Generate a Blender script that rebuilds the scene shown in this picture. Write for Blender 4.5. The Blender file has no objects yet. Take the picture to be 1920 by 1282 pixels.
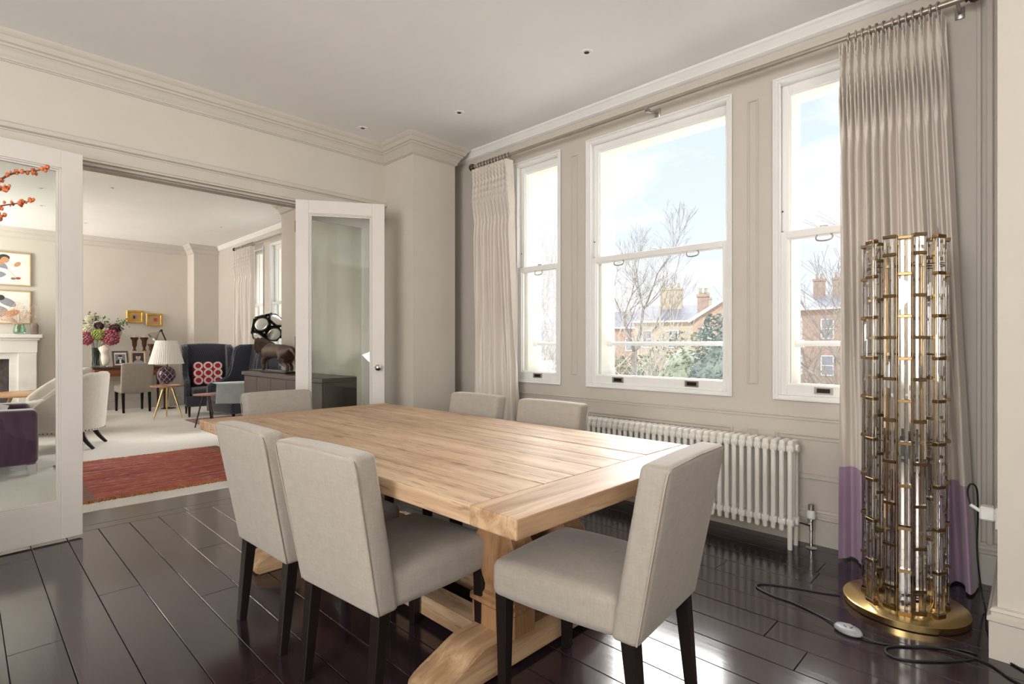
import bpy, bmesh, math, random
from mathutils import Vector, Matrix, noise
R = math.radians
PI = math.pi
rnd = random.Random(11)
scene = bpy.context.scene
C = scene.collection

# ------------------------------------------------------------------ camera, sky, light, exposure
cam_d = bpy.data.cameras.new('camera')
cam = bpy.data.objects.new('camera', cam_d)
C.objects.link(cam)
cam.location = (0, 0, 1.2)
cam.rotation_euler = (R(90), 0, R(44.25 - 90))
cam_d.sensor_width = 36
cam_d.lens = 18.9
cam_d.shift_y = 4.5 / 1920
cam_d.clip_start = 0.05
cam_d.clip_end = 500
scene.camera = cam

vs = scene.view_settings
vs.view_transform = 'Standard'
vs.look = 'None'
vs.gamma = 1
vs.use_curve_mapping = False
vs.exposure = 0.07

SKY = 1.15
SUN = 13.0
world = bpy.data.worlds.new('sky')
scene.world = world
world.use_nodes = True
wn, wl = world.node_tree.nodes, world.node_tree.links
wn.clear()
wo = wn.new('ShaderNodeOutputWorld')
bg = wn.new('ShaderNodeBackground')
bg.inputs['Strength'].default_value = SKY
tc = wn.new('ShaderNodeTexCoord')
sep = wn.new('ShaderNodeSeparateXYZ')
wl.new(tc.outputs['Generated'], sep.inputs[0])
grad = wn.new('ShaderNodeValToRGB')
grad.color_ramp.elements[0].position = 0.0
grad.color_ramp.elements[0].color = (0.86, 0.90, 0.95, 1)
grad.color_ramp.elements[1].position = 0.55
grad.color_ramp.elements[1].color = (0.60, 0.76, 0.95, 1)
wl.new(sep.outputs['Z'], grad.inputs[0])
mp = wn.new('ShaderNodeMapping')
mp.inputs['Scale'].default_value = (1.0, 1.0, 2.2)
mp.inputs['Location'].default_value = (0.35, 0.1, 0.0)
wl.new(tc.outputs['Generated'], mp.inputs[0])
cn = wn.new('ShaderNodeTexNoise')
cn.inputs['Scale'].default_value = 3.4
cn.inputs['Detail'].default_value = 6
cn.inputs['Roughness'].default_value = 0.55
wl.new(mp.outputs[0], cn.inputs['Vector'])
cr = wn.new('ShaderNodeValToRGB')
cr.color_ramp.elements[0].position = 0.47
cr.color_ramp.elements[0].color = (0, 0, 0, 1)
cr.color_ramp.elements[1].position = 0.60
cr.color_ramp.elements[1].color = (1, 1, 1, 1)
low = wn.new('ShaderNodeMath')           # more cloud towards the horizon
low.operation = 'MULTIPLY_ADD'
low.inputs[1].default_value = -0.22
low.inputs[2].default_value = 0.075
wl.new(sep.outputs['Z'], low.inputs[0])
cadd = wn.new('ShaderNodeMath')
cadd.operation = 'ADD'
wl.new(cn.outputs['Fac'], cadd.inputs[0])
wl.new(low.outputs[0], cadd.inputs[1])
wl.new(cadd.outputs[0], cr.inputs[0])
mx = wn.new('ShaderNodeMixRGB')
mx.inputs[2].default_value = (0.96, 0.97, 1.0, 1)
wl.new(cr.outputs[0], mx.inputs[0])
wl.new(grad.outputs[0], mx.inputs[1])
wl.new(mx.outputs[0], bg.inputs['Color'])
wl.new(bg.outputs[0], wo.inputs[0])


def sun(name, travel, strength, angle, color):
    l = bpy.data.lights.new(name, 'SUN')
    l.energy = strength
    l.angle = angle
    l.color = color
    o = bpy.data.objects.new(name, l)
    C.objects.link(o)
    o.rotation_euler = Vector(travel).to_track_quat('-Z', 'Y').to_euler()
    return o


def area(name, loc, direction, sx, sy, power, color=(1, 1, 1)):
    l = bpy.data.lights.new(name, 'AREA')
    l.shape = 'RECTANGLE'
    l.size = sx
    l.size_y = sy
    l.energy = power
    l.color = color
    o = bpy.data.objects.new(name, l)
    C.objects.link(o)
    o.location = loc
    o.rotation_euler = Vector(direction).to_track_quat('-Z', 'Z').to_euler()
    return o


# bright hazy sky on the window side of the house
sun('hazy_sun', (-0.72, -0.44, -0.58), SUN, R(52), (1.0, 0.98, 0.95))
# clear sun high behind the house: lights the garden and the houses opposite
sun('garden_sun', (0.55, 0.45, -0.62), 3.6, R(1.5), (1.0, 0.96, 0.90))
# added fill lights: one at the wall behind the camera, two at the left wall
area('fill_light_rear', (-2.05, -3.3, 1.1), (-0.25, 0.62, 1.0), 1.3, 1.2, 150, (1.0, 0.968, 0.925))  # added fill, tilted up to brighten the ceiling
area('fill_light_left', (-2.9, 0.45, 1.75), (1.0, 0.55, 0.62), 1.5, 2.0, 170, (1.0, 0.968, 0.93))  # added fill for the curtains and window wall, no such window known
area('fill_light_lounge', (-2.9, 10.6, 1.75), (0.32, 0.50, 0.60), 1.6, 2.0, 345, (1.0, 0.965, 0.92))  # added fill for the lounge's far wall, no real window on that side

# ------------------------------------------------------------------ materials


def new_mat(name):
    m = bpy.data.materials.new(name)
    m.use_nodes = True
    return m, m.node_tree.nodes, m.node_tree.links, m.node_tree.nodes['Principled BSDF']


def mat(name, col, rough=0.5, metal=0.0, var=0.06, scale=12.0, bump=0.0, bscale=60.0, spec=0.5, coat=0.0, sheen=0.0, stretch=(1, 1, 1)):
    """plain colour with a faint procedural variation and optional bump"""
    m, n, l, b = new_mat(name)
    tcn = n.new('ShaderNodeTexCoord')
    mpn = n.new('ShaderNodeMapping')
    mpn.inputs['Scale'].default_value = stretch
    l.new(tcn.outputs['Object'], mpn.inputs[0])
    nz = n.new('ShaderNodeTexNoise')
    nz.inputs['Scale'].default_value = scale
    nz.inputs['Detail'].default_value = 3
    l.new(mpn.outputs[0], nz.inputs['Vector'])
    rp = n.new('ShaderNodeValToRGB')
    lo = [max(0, c * (1 - var)) for c in col[:3]]
    hi = [min(1, c * (1 + var)) for c in col[:3]]
    rp.color_ramp.elements[0].position = 0.3
    rp.color_ramp.elements[1].position = 0.7
    rp.color_ramp.elements[0].color = (*lo, 1)
    rp.color_ramp.elements[1].color = (*hi, 1)
    l.new(nz.outputs['Fac'], rp.inputs[0])
    l.new(rp.outputs[0], b.inputs['Base Color'])
    b.inputs['Roughness'].default_value = rough
    b.inputs['Metallic'].default_value = metal
    b.inputs['Specular IOR Level'].default_value = spec
    b.inputs['Coat Weight'].default_value = coat
    if sheen:
        b.inputs['Sheen Weight'].default_value = sheen
        b.inputs['Sheen Roughness'].default_value = 0.4
    if bump:
        n2 = n.new('ShaderNodeTexNoise')
        n2.inputs['Scale'].default_value = bscale
        n2.inputs['Detail'].default_value = 4
        l.new(mpn.outputs[0], n2.inputs['Vector'])
        bp = n.new('ShaderNodeBump')
        bp.inputs['Strength'].default_value = bump
        bp.inputs['Distance'].default_value = 0.004
        l.new(n2.outputs['Fac'], bp.inputs['Height'])
        l.new(bp.outputs[0], b.inputs['Normal'])
    return m


def wood_mat(name, dark, light, rough, axis='Y', scale=1.0, coat=0.0, grain=0.25, knots=0.0, spec=0.5, rvar=0.0):
    """long-grain wood; every object gets its own stretch of grain"""
    m, n, l, b = new_mat(name)
    tcn = n.new('ShaderNodeTexCoord')
    oi = n.new('ShaderNodeObjectInfo')
    add = n.new('ShaderNodeVectorMath')
    add.operation = 'ADD'
    mul = n.new('ShaderNodeVectorMath')
    mul.operation = 'SCALE'
    mul.inputs[0].default_value = (7.0, 13.0, 5.0)
    l.new(oi.outputs['Random'], mul.inputs['Scale'])
    l.new(tcn.outputs['Object'], add.inputs[0])
    l.new(mul.outputs[0], add.inputs[1])
    mpn = n.new('ShaderNodeMapping')
    s = [14 * scale] * 3
    s['XYZ'.index(axis)] = 0.9 * scale
    mpn.inputs['Scale'].default_value = s
    l.new(add.outputs[0], mpn.inputs[0])
    n1 = n.new('ShaderNodeTexNoise')
    n1.inputs['Scale'].default_value = 1.3
    n1.inputs['Detail'].default_value = 7
    n1.inputs['Roughness'].default_value = 0.62
    n1.inputs['Distortion'].default_value = 0.6
    l.new(mpn.outputs[0], n1.inputs['Vector'])
    n2 = n.new('ShaderNodeTexNoise')
    n2.inputs['Scale'].default_value = 9.0
    n2.inputs['Detail'].default_value = 3
    l.new(mpn.outputs[0], n2.inputs['Vector'])
    rp = n.new('ShaderNodeValToRGB')
    rp.color_ramp.elements[0].position = 0.33
    rp.color_ramp.elements[1].position = 0.62
    rp.color_ramp.elements[0].color = (*dark, 1)
    rp.color_ramp.elements[1].color = (*light, 1)
    l.new(n1.outputs['Fac'], rp.inputs[0])
    # whole-piece tone
    tone = n.new('ShaderNodeHueSaturation')
    mr = n.new('ShaderNodeMapRange')
    mr.inputs['To Min'].default_value = 0.93
    mr.inputs['To Max'].default_value = 1.06
    l.new(oi.outputs['Random'], mr.inputs[0])
    l.new(mr.outputs[0], tone.inputs['Value'])
    l.new(rp.outputs[0], tone.inputs['Color'])
    out = tone.outputs[0]
    # fine dark pores
    rp2 = n.new('ShaderNodeValToRGB')
    rp2.color_ramp.elements[0].position = 0.33
    rp2.color_ramp.elements[1].position = 0.42
    rp2.color_ramp.elements[0].color = (1 - grain, 1 - grain, 1 - grain, 1)
    rp2.color_ramp.elements[1].color = (1, 1, 1, 1)
    l.new(n2.outputs['Fac'], rp2.inputs[0])
    mm = n.new('ShaderNodeMixRGB')
    mm.blend_type = 'MULTIPLY'
    mm.inputs[0].default_value = 1
    l.new(out, mm.inputs[1])
    l.new(rp2.outputs[0], mm.inputs[2])
    out = mm.outputs[0]
    if knots:
        mk = n.new('ShaderNodeMapping')
        k = [9.0] * 3
        k['XYZ'.index(axis)] = 2.6
        mk.inputs['Scale'].default_value = k
        l.new(add.outputs[0], mk.inputs[0])
        vo = n.new('ShaderNodeTexVoronoi')
        vo.inputs['Scale'].default_value = 1.0
        l.new(mk.outputs[0], vo.inputs['Vector'])
        rk = n.new('ShaderNodeValToRGB')
        rk.color_ramp.elements[0].position = 0.05
        rk.color_ramp.elements[1].position = 0.16
        rk.color_ramp.elements[0].color = (1 - knots, 1 - knots * 1.1, 1 - knots * 1.15, 1)
        rk.color_ramp.elements[1].color = (1, 1, 1, 1)
        l.new(vo.outputs['Distance'], rk.inputs[0])
        m2 = n.new('ShaderNodeMixRGB')
        m2.blend_type = 'MULTIPLY'
        m2.inputs[0].default_value = 1
        l.new(out, m2.inputs[1])
        l.new(rk.outputs[0], m2.inputs[2])
        out = m2.outputs[0]
    l.new(out, b.inputs['Base Color'])
    b.inputs['Roughness'].default_value = rough
    b.inputs['Specular IOR Level'].default_value = spec
    b.inputs['Coat Weight'].default_value = coat
    b.inputs['Coat Roughness'].default_value = 0.08
    if rvar:
        mr2 = n.new('ShaderNodeMapRange')
        mr2.inputs['To Min'].default_value = rough - rvar
        mr2.inputs['To Max'].default_value = rough + rvar
        n3 = n.new('ShaderNodeTexNoise')
        n3.inputs['Scale'].default_value = 5
        n3.inputs['Detail'].default_value = 5
        l.new(tcn.outputs['Object'], n3.inputs['Vector'])
        l.new(n3.outputs['Fac'], mr2.inputs[0])
        l.new(mr2.outputs[0], b.inputs['Roughness'])
    bp = n.new('ShaderNodeBump')
    bp.inputs['Strength'].default_value = 0.25
    bp.inputs['Distance'].default_value = 0.002
    l.new(n1.outputs['Fac'], bp.inputs['Height'])
    l.new(bp.outputs[0], b.inputs['Normal'])
    return m


def weave_mat(name, c1, c2, freq, rough=0.9, bump=0.3, sheen=0.2, slub=0.12):
    """plain-weave cloth: two crossed thread waves plus slubs"""
    m, n, l, b = new_mat(name)
    tcn = n.new('ShaderNodeTexCoord')
    waves = []
    for k in range(3):
        mpk = n.new('ShaderNodeMapping')
        sc = [freq] * 3
        sc[k] = freq * 0.07
        mpk.inputs['Scale'].default_value = sc
        l.new(tcn.outputs['Object'], mpk.inputs[0])
        w = n.new('ShaderNodeTexNoise')
        w.inputs['Scale'].default_value = 1.0
        w.inputs['Detail'].default_value = 2
        l.new(mpk.outputs[0], w.inputs['Vector'])
        waves.append(w)
    a = n.new('ShaderNodeMath')
    a.operation = 'ADD'
    l.new(waves[0].outputs['Fac'], a.inputs[0])
    l.new(waves[1].outputs['Fac'], a.inputs[1])
    a2 = n.new('ShaderNodeMath')
    a2.operation = 'ADD'
    l.new(a.outputs[0], a2.inputs[0])
    l.new(waves[2].outputs['Fac'], a2.inputs[1])
    dv = n.new('ShaderNodeMath')
    dv.operation = 'DIVIDE'
    dv.inputs[1].default_value = 3
    l.new(a2.outputs[0], dv.inputs[0])
    nz = n.new('ShaderNodeTexNoise')
    nz.inputs['Scale'].default_value = 26
    nz.inputs['Detail'].default_value = 5
    l.new(tcn.outputs['Object'], nz.inputs['Vector'])
    m1 = n.new('ShaderNodeMixRGB')
    m1.inputs[1].default_value = (*c1, 1)
    m1.inputs[2].default_value = (*c2, 1)
    l.new(dv.outputs[0], m1.inputs[0])
    m2 = n.new('ShaderNodeMixRGB')
    m2.blend_type = 'MULTIPLY'
    m2.inputs[0].default_value = slub * 4
    rp = n.new('ShaderNodeValToRGB')
    rp.color_ramp.elements[0].position = 0.3
    rp.color_ramp.elements[1].position = 0.6
    rp.color_ramp.elements[0].color = (0.88, 0.87, 0.86, 1)
    l.new(nz.outputs['Fac'], rp.inputs[0])
    l.new(m1.outputs[0], m2.inputs[1])
    l.new(rp.outputs[0], m2.inputs[2])
    l.new(m2.outputs[0], b.inputs['Base Color'])
    b.inputs['Roughness'].default_value = rough
    b.inputs['Sheen Weight'].default_value = sheen
    b.inputs['Specular IOR Level'].default_value = 0.2
    bp = n.new('ShaderNodeBump')
    bp.inputs['Strength'].default_value = bump
    bp.inputs['Distance'].default_value = 0.0015
    l.new(dv.outputs[0], bp.inputs['Height'])
    l.new(bp.outputs[0], b.inputs['Normal'])
    return m


def glass_mat(name, col=(1, 1, 1), rough=0.0, ior=1.45):
    m, n, l, b = new_mat(name)
    b.inputs['Base Color'].default_value = (*col, 1)
    b.inputs['Transmission Weight'].default_value = 1
    b.inputs['Roughness'].default_value = rough
    b.inputs['IOR'].default_value = ior
    return m


def pane_mat(name, tint=(1, 1, 1), ior=1.5):
    """flat window glass: clear body with a Fresnel mirror coat (lets daylight straight through)"""
    m, n, l, b = new_mat(name)
    n.remove(b)
    out = n['Material Output']
    tr = n.new('ShaderNodeBsdfTransparent')
    tr.inputs[0].default_value = (*tint, 1)
    gl = n.new('ShaderNodeBsdfGlossy')
    gl.inputs['Roughness'].default_value = 0.0
    fr = n.new('ShaderNodeFresnel')
    fr.inputs['IOR'].default_value = ior
    geo = n.new('ShaderNodeNewGeometry')
    front = n.new('ShaderNodeMath')
    front.operation = 'SUBTRACT'
    front.inputs[0].default_value = 1.0
    l.new(geo.outputs['Backfacing'], front.inputs[1])
    fac = n.new('ShaderNodeMath')
    fac.operation = 'MULTIPLY'
    l.new(fr.outputs[0], fac.inputs[0])
    l.new(front.outputs[0], fac.inputs[1])
    mxs = n.new('ShaderNodeMixShader')
    l.new(fac.outputs[0], mxs.inputs[0])
    l.new(tr.outputs[0], mxs.inputs[1])
    l.new(gl.outputs[0], mxs.inputs[2])
    l.new(mxs.outputs[0], out.inputs['Surface'])
    return m


M = {}
M['wall'] = mat('wall_paint', (0.62, 0.575, 0.505), 0.85, var=0.02, scale=3, bump=0.05, bscale=120)
M['trim'] = mat('trim_paint', (0.585, 0.54, 0.482), 0.55, var=0.02, scale=4)
M['ceiling'] = mat('ceiling_paint', (0.90, 0.89, 0.872), 0.9, var=0.015, scale=2)
M['white'] = mat('window_white_paint', (0.84, 0.83, 0.81), 0.4, var=0.02, scale=6)
M['door'] = mat('door_paint', (0.68, 0.64, 0.60), 0.45, var=0.02, scale=5)
M['stucco'] = mat('cream_stucco', (0.86, 0.83, 0.74), 0.9, var=0.04, scale=8, bump=0.1)
M['floor'] = wood_mat('ebony_floorboards', (0.013, 0.007, 0.0105), (0.034, 0.020, 0.025), 0.15, 'Y', 1.0, coat=0.25, grain=0.3, rvar=0.05, spec=0.55)
M['floor_x'] = wood_mat('ebony_threshold_boards', (0.013, 0.007, 0.0105), (0.034, 0.020, 0.025), 0.15, 'X', 1.0, coat=0.25, grain=0.3, rvar=0.05, spec=0.55)
M['gap'] = mat('dark_subfloor', (0.004, 0.003, 0.003), 0.9)
M['carpet'] = mat('pale_carpet', (0.74, 0.705, 0.65), 0.95, var=0.07, scale=90, bump=0.5, bscale=260, sheen=0.3)
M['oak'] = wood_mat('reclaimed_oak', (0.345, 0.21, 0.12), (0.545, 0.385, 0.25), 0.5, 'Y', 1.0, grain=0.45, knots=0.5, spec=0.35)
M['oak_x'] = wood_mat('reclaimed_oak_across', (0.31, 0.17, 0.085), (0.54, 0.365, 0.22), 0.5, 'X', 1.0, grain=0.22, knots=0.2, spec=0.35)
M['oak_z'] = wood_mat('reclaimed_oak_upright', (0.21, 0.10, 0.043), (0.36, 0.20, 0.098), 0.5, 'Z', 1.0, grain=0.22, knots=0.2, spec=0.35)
M['wenge'] = mat('dark_stained_leg', (0.010, 0.006, 0.005), 0.42, spec=0.3, var=0.2, scale=30, stretch=(1, 1, 0.1))
M['linen'] = weave_mat('natural_linen', (0.27, 0.24, 0.205), (0.45, 0.405, 0.355), 210, bump=0.3)
M['linen_pale'] = weave_mat('pale_linen', (0.62, 0.57, 0.50), (0.76, 0.715, 0.65), 190, bump=0.2)
M['seam'] = mat('seam_thread', (0.36, 0.31, 0.26), 0.9)
M['curtain'] = mat('beige_silk', (0.72, 0.655, 0.59), 0.5, var=0.05, scale=7, bump=0.12, bscale=30, sheen=0.3, stretch=(1, 1, 0.25))
M['purple'] = mat('purple_silk', (0.42, 0.30, 0.41), 0.42, var=0.08, scale=9, bump=0.15, bscale=25, sheen=0.3, stretch=(1, 1, 0.4))
M['pole'] = mat('taupe_metal', (0.42, 0.36, 0.31), 0.35, metal=0.6, var=0.06)
M['bronze'] = mat('dark_bronze', (0.07, 0.045, 0.035), 0.4, metal=0.5)
M['radiator'] = mat('radiator_enamel', (0.80, 0.775, 0.72), 0.35, var=0.02, scale=10)
M['chrome'] = mat('chrome', (0.75, 0.75, 0.76), 0.1, metal=1.0, var=0.02)
M['steel'] = mat('brushed_steel', (0.42, 0.40, 0.38), 0.35, metal=0.9, var=0.06)
M['darkmetal'] = mat('dark_metal', (0.03, 0.027, 0.025), 0.35, metal=0.7)
M['brass'] = mat('antique_brass', (0.27, 0.175, 0.085), 0.28, metal=1.0, var=0.12, scale=30)
M['gold'] = mat('brushed_gold', (0.83, 0.60, 0.26), 0.24, metal=1.0, var=0.06, scale=14, stretch=(1, 12, 1))
M['crystal'] = glass_mat('crystal_bar', (1, 1, 1), 0.0, 1.7)
M['pane'] = pane_mat('window_pane')
M['doorpane'] = pane_mat('door_pane', (0.93, 0.95, 0.94))
M['black'] = mat('black_rubber', (0.012, 0.012, 0.014), 0.45)
M['plastic'] = mat('white_plastic', (0.80, 0.79, 0.77), 0.35)
M['grey_plastic'] = mat('grey_plastic', (0.33, 0.33, 0.36), 0.35)
M['velvet'] = mat('aubergine_velvet', (0.085, 0.035, 0.075), 0.8, var=0.12, scale=6, sheen=0.9)
M['mahogany'] = wood_mat('mahogany', (0.16, 0.045, 0.014), (0.34, 0.115, 0.035), 0.28, 'X', 1.0, coat=0.3)
M['mahogany_dark'] = mat('dark_mahogany', (0.05, 0.018, 0.012), 0.35, var=0.2)
M['taupe'] = mat('taupe_lacquer', (0.10, 0.078, 0.076), 0.35, var=0.05)
M['walnut'] = wood_mat('warm_walnut', (0.35, 0.17, 0.075), (0.55, 0.31, 0.15), 0.35, 'X', 1.0)
M['marble'] = mat('pale_stone', (0.72, 0.69, 0.65), 0.5, var=0.05, scale=5)
M['soot'] = mat('sooty_brick', (0.05, 0.04, 0.038), 0.9, var=0.4, scale=20, bump=0.5)
M['shade'] = mat('pleated_lampshade', (0.84, 0.81, 0.76), 0.85, var=0.03)
M['paper'] = mat('paper', (0.82, 0.80, 0.76), 0.7)
M['cushion_cream'] = mat('cushion_cream', (0.82, 0.76, 0.68), 0.9)
M['crimson'] = mat('cushion_crimson', (0.50, 0.012, 0.05), 0.85)
M['greyblue'] = mat('throw_wool', (0.42, 0.45, 0.45), 0.95, bump=0.4, bscale=200)
M['pinkwood'] = mat('rosy_tabletop', (0.45, 0.23, 0.19), 0.35)
M['green_glass'] = glass_mat('green_glass', (0.62, 0.85, 0.74), 0.02, 1.4)
M['dark_glass'] = glass_mat('dark_glass', (0.30, 0.36, 0.36), 0.02, 1.45)
M['clear_glass'] = glass_mat('clear_glass', (0.96, 0.98, 0.98), 0.0, 1.45)
M['stone_brown'] = mat('brown_stone', (0.22, 0.15, 0.13), 0.8, var=0.2)
M['alabaster'] = mat('alabaster', (0.78, 0.70, 0.60), 0.5)
M['rust_metal'] = mat('rusted_iron', (0.12, 0.05, 0.03), 0.7, metal=0.3, var=0.5, scale=12, bump=0.5)
M['horse'] = mat('patinated_horse', (0.075, 0.04, 0.028), 0.45, metal=0.35, var=0.4, scale=9, bump=0.4, bscale=25)
M['mirror'] = mat('lens_mirror', (0.88, 0.89, 0.90), 0.28, metal=1.0, var=0.01)
M['bark'] = mat('pale_bark', (0.24, 0.215, 0.195), 0.9, var=0.2)
M['birch'] = mat('birch_bark', (0.40, 0.375, 0.345), 0.9, var=0.15)
M['winter_twig'] = mat('winter_twig', (0.26, 0.23, 0.205), 0.9, var=0.2)
M['twig'] = mat('brown_twig', (0.16, 0.065, 0.045), 0.7)
M['blossom'] = mat('orange_blossom', (0.62, 0.16, 0.055), 0.7, var=0.3, scale=60)
M['hedge'] = mat('evergreen', (0.27, 0.29, 0.22), 0.9, var=0.35, scale=3)
M['hedge2'] = mat('bluish_evergreen', (0.22, 0.26, 0.235), 0.9, var=0.35, scale=3)
M['brick'] = mat('london_brick', (0.37, 0.275, 0.225), 0.9, var=0.15, scale=3)
M['yellowbrick'] = mat('yellow_brick', (0.43, 0.375, 0.295), 0.9, var=0.15, scale=3)
M['slate'] = mat('slate_roof', (0.25, 0.25, 0.28), 0.8, var=0.1, scale=2)
M['ground'] = mat('pale_bounce_ground', (0.68, 0.66, 0.60), 0.95, var=0.2, scale=1)  # paleness put in to bounce daylight up to the ceiling
M['pink'] = mat('pink_hydrangea', (0.40, 0.09, 0.13), 0.8, var=0.4, scale=60)
M['lime'] = mat('green_hydrangea', (0.36, 0.42, 0.09), 0.8, var=0.4, scale=60)
M['cream'] = mat('cream_flower', (0.70, 0.65, 0.48), 0.8, var=0.2, scale=60)
M['wine'] = mat('wine_flower', (0.085, 0.012, 0.025), 0.8, var=0.4, scale=60)
M['leaf'] = mat('leaf', (0.10, 0.17, 0.06), 0.6, var=0.3, scale=40)
M['pampas'] = mat('dried_grass', (0.68, 0.45, 0.32), 0.9, var=0.2)
M['picgold'] = mat('gilt_frame', (0.62, 0.38, 0.10), 0.35, metal=0.7, var=0.15)
M['oakframe'] = mat('light_oak_frame', (0.48, 0.33, 0.17), 0.5)
M['darkframe'] = mat('olive_frame', (0.11, 0.075, 0.045), 0.5)
M['mount'] = mat('picture_mount', (0.80, 0.78, 0.72), 0.8)
M['inkdark'] = mat('print_dark', (0.04, 0.035, 0.035), 0.8)
M['inkgrey'] = mat('print_grey', (0.25, 0.27, 0.31), 0.8)
M['inkskin'] = mat('print_ochre', (0.55, 0.28, 0.14), 0.8)
M['inkred'] = mat('print_red', (0.45, 0.06, 0.05), 0.8)
M['inkgreen'] = mat('print_green', (0.16, 0.18, 0.09), 0.8)


def kilim_mat():
    m, n, l, b = new_mat('red_kilim')
    tcn = n.new('ShaderNodeTexCoord')
    mpn = n.new('ShaderNodeMapping')
    mpn.inputs['Scale'].default_value = (0.45, 15.0, 1.0)
    l.new(tcn.outputs['Object'], mpn.inputs[0])
    nz = n.new('ShaderNodeTexNoise')
    nz.inputs['Scale'].default_value = 1.6
    nz.inputs['Detail'].default_value = 6
    nz.inputs['Roughness'].default_value = 0.75
    l.new(mpn.outputs[0], nz.inputs['Vector'])
    rp = n.new('ShaderNodeValToRGB')
    cr_ = rp.color_ramp
    cr_.interpolation = 'LINEAR'
    cols = [(0.28, (0.05, 0.015, 0.05)), (0.36, (0.38, 0.055, 0.05)), (0.42, (0.15, 0.022, 0.055)), (0.46, (0.46, 0.085, 0.05)), (0.50, (0.34, 0.045, 0.055)), (0.54, (0.62, 0.24, 0.07)), (0.58, (0.40, 0.06, 0.05)), (0.64, (0.20, 0.035, 0.06)), (0.72, (0.62, 0.40, 0.33))]
    cr_.elements[0].position = 0.5 + (cols[0][0] - 0.5) * 0.62
    cr_.elements[0].color = (*cols[0][1], 1)
    cr_.elements[1].position = 0.5 + (cols[-1][0] - 0.5) * 0.62
    cr_.elements[1].color = (*cols[-1][1], 1)
    for p, c in cols[1:-1]:
        e = cr_.elements.new(0.5 + (p - 0.5) * 0.62)
        e.color = (*c, 1)
    l.new(nz.outputs['Fac'], rp.inputs[0])
    # short pale flecks
    mp2 = n.new('ShaderNodeMapping')
    mp2.inputs['Scale'].default_value = (5, 46, 1)
    l.new(tcn.outputs['Object'], mp2.inputs[0])
    n2 = n.new('ShaderNodeTexNoise')
    n2.inputs['Scale'].default_value = 1.5
    n2.inputs['Detail'].default_value = 2
    l.new(mp2.outputs[0], n2.inputs['Vector'])
    r2 = n.new('ShaderNodeValToRGB')
    r2.color_ramp.elements[0].position = 0.63
    r2.color_ramp.elements[1].position = 0.67
    l.new(n2.outputs['Fac'], r2.inputs[0])
    mm = n.new('ShaderNodeMixRGB')
    mm.inputs[2].default_value = (0.58, 0.45, 0.45, 1)
    l.new(r2.outputs[0], mm.inputs[0])
    l.new(rp.outputs[0], mm.inputs[1])
    # end borders: pale cross stripes near both short ends
    sp = n.new('ShaderNodeSeparateXYZ')
    l.new(tcn.outputs['Object'], sp.inputs[0])
    ab = n.new('ShaderNodeMath')
    ab.operation = 'ABSOLUTE'
    l.new(sp.outputs['X'], ab.inputs[0])
    gt = n.new('ShaderNodeMath')
    gt.operation = 'GREATER_THAN'
    gt.inputs[1].default_value = 0.635
    l.new(ab.outputs[0], gt.inputs[0])
    ck = n.new('ShaderNodeTexChecker')
    ck.inputs['Scale'].default_value = 60
    ck.inputs['Color1'].default_value = (0.09, 0.02, 0.025, 1)
    ck.inputs['Color2'].default_value = (0.42, 0.24, 0.17, 1)
    l.new(tcn.outputs['Object'], ck.inputs['Vector'])
    m3 = n.new('ShaderNodeMixRGB')
    l.new(gt.outputs[0], m3.inputs[0])
    l.new(mm.outputs[0], m3.inputs[1])
    l.new(ck.outputs[0], m3.inputs[2])
    l.new(m3.outputs[0], b.inputs['Base Color'])
    b.inputs['Roughness'].default_value = 0.95
    bp = n.new('ShaderNodeBump')
    bp.inputs['Strength'].default_value = 0.5
    bp.inputs['Distance'].default_value = 0.004
    l.new(nz.outputs['Fac'], bp.inputs['Height'])
    l.new(bp.outputs[0], b.inputs['Normal'])
    return m


M['kilim'] = kilim_mat()
M['fringe'] = mat('orange_fringe', (0.50, 0.17, 0.03), 0.9, var=0.3, scale=40)


def check_mat(name, c1, c2, scale):
    m, n, l, b = new_mat(name)
    tcn = n.new('ShaderNodeTexCoord')
    ck = n.new('ShaderNodeTexChecker')
    ck.inputs['Scale'].default_value = scale
    ck.inputs['Color1'].default_value = (*c1, 1)
    ck.inputs['Color2'].default_value = (*c2, 1)
    l.new(tcn.outputs['Object'], ck.inputs['Vector'])
    l.new(ck.outputs[0], b.inputs['Base Color'])
    b.inputs['Roughness'].default_value = 0.9
    b.inputs['Sheen Weight'].default_value = 0.3
    return m


M['navy'] = check_mat('navy_dogtooth', (0.010, 0.010, 0.018), (0.075, 0.077, 0.105), 62)
M['rose_rug'] = mat('faded_rose_rug', (0.32, 0.19, 0.19), 0.95, var=0.4, scale=14)


def lattice_mat():
    m, n, l, b = new_mat('cut_glass_purple')
    tcn = n.new('ShaderNodeTexCoord')
    mpn = n.new('ShaderNodeMapping')
    mpn.inputs['Rotation'].default_value = (0, 0, 0)
    l.new(tcn.outputs['Object'], mpn.inputs[0])
    b.inputs['Base Color'].default_value = (0.05, 0.02, 0.045, 1)
    b.inputs['Roughness'].default_value = 0.12
    b.inputs['Coat Weight'].default_value = 0.6
    return m


M['cutglass'] = lattice_mat()
M['latticeline'] = mat('cut_lattice_line', (0.45, 0.36, 0.40), 0.3)

# ------------------------------------------------------------------ helpers


def obj(name, bm, m, parent=None, smooth=None, kind=None):
    """link one bmesh as one mesh object; smooth = None flat, or an angle in degrees below which edges are smoothed"""
    bmesh.ops.recalc_face_normals(bm, faces=bm.faces)
    me = bpy.data.meshes.new(name)
    bm.to_mesh(me)
    bm.free()
    return link(name, me, m, parent, smooth, kind)


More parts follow.
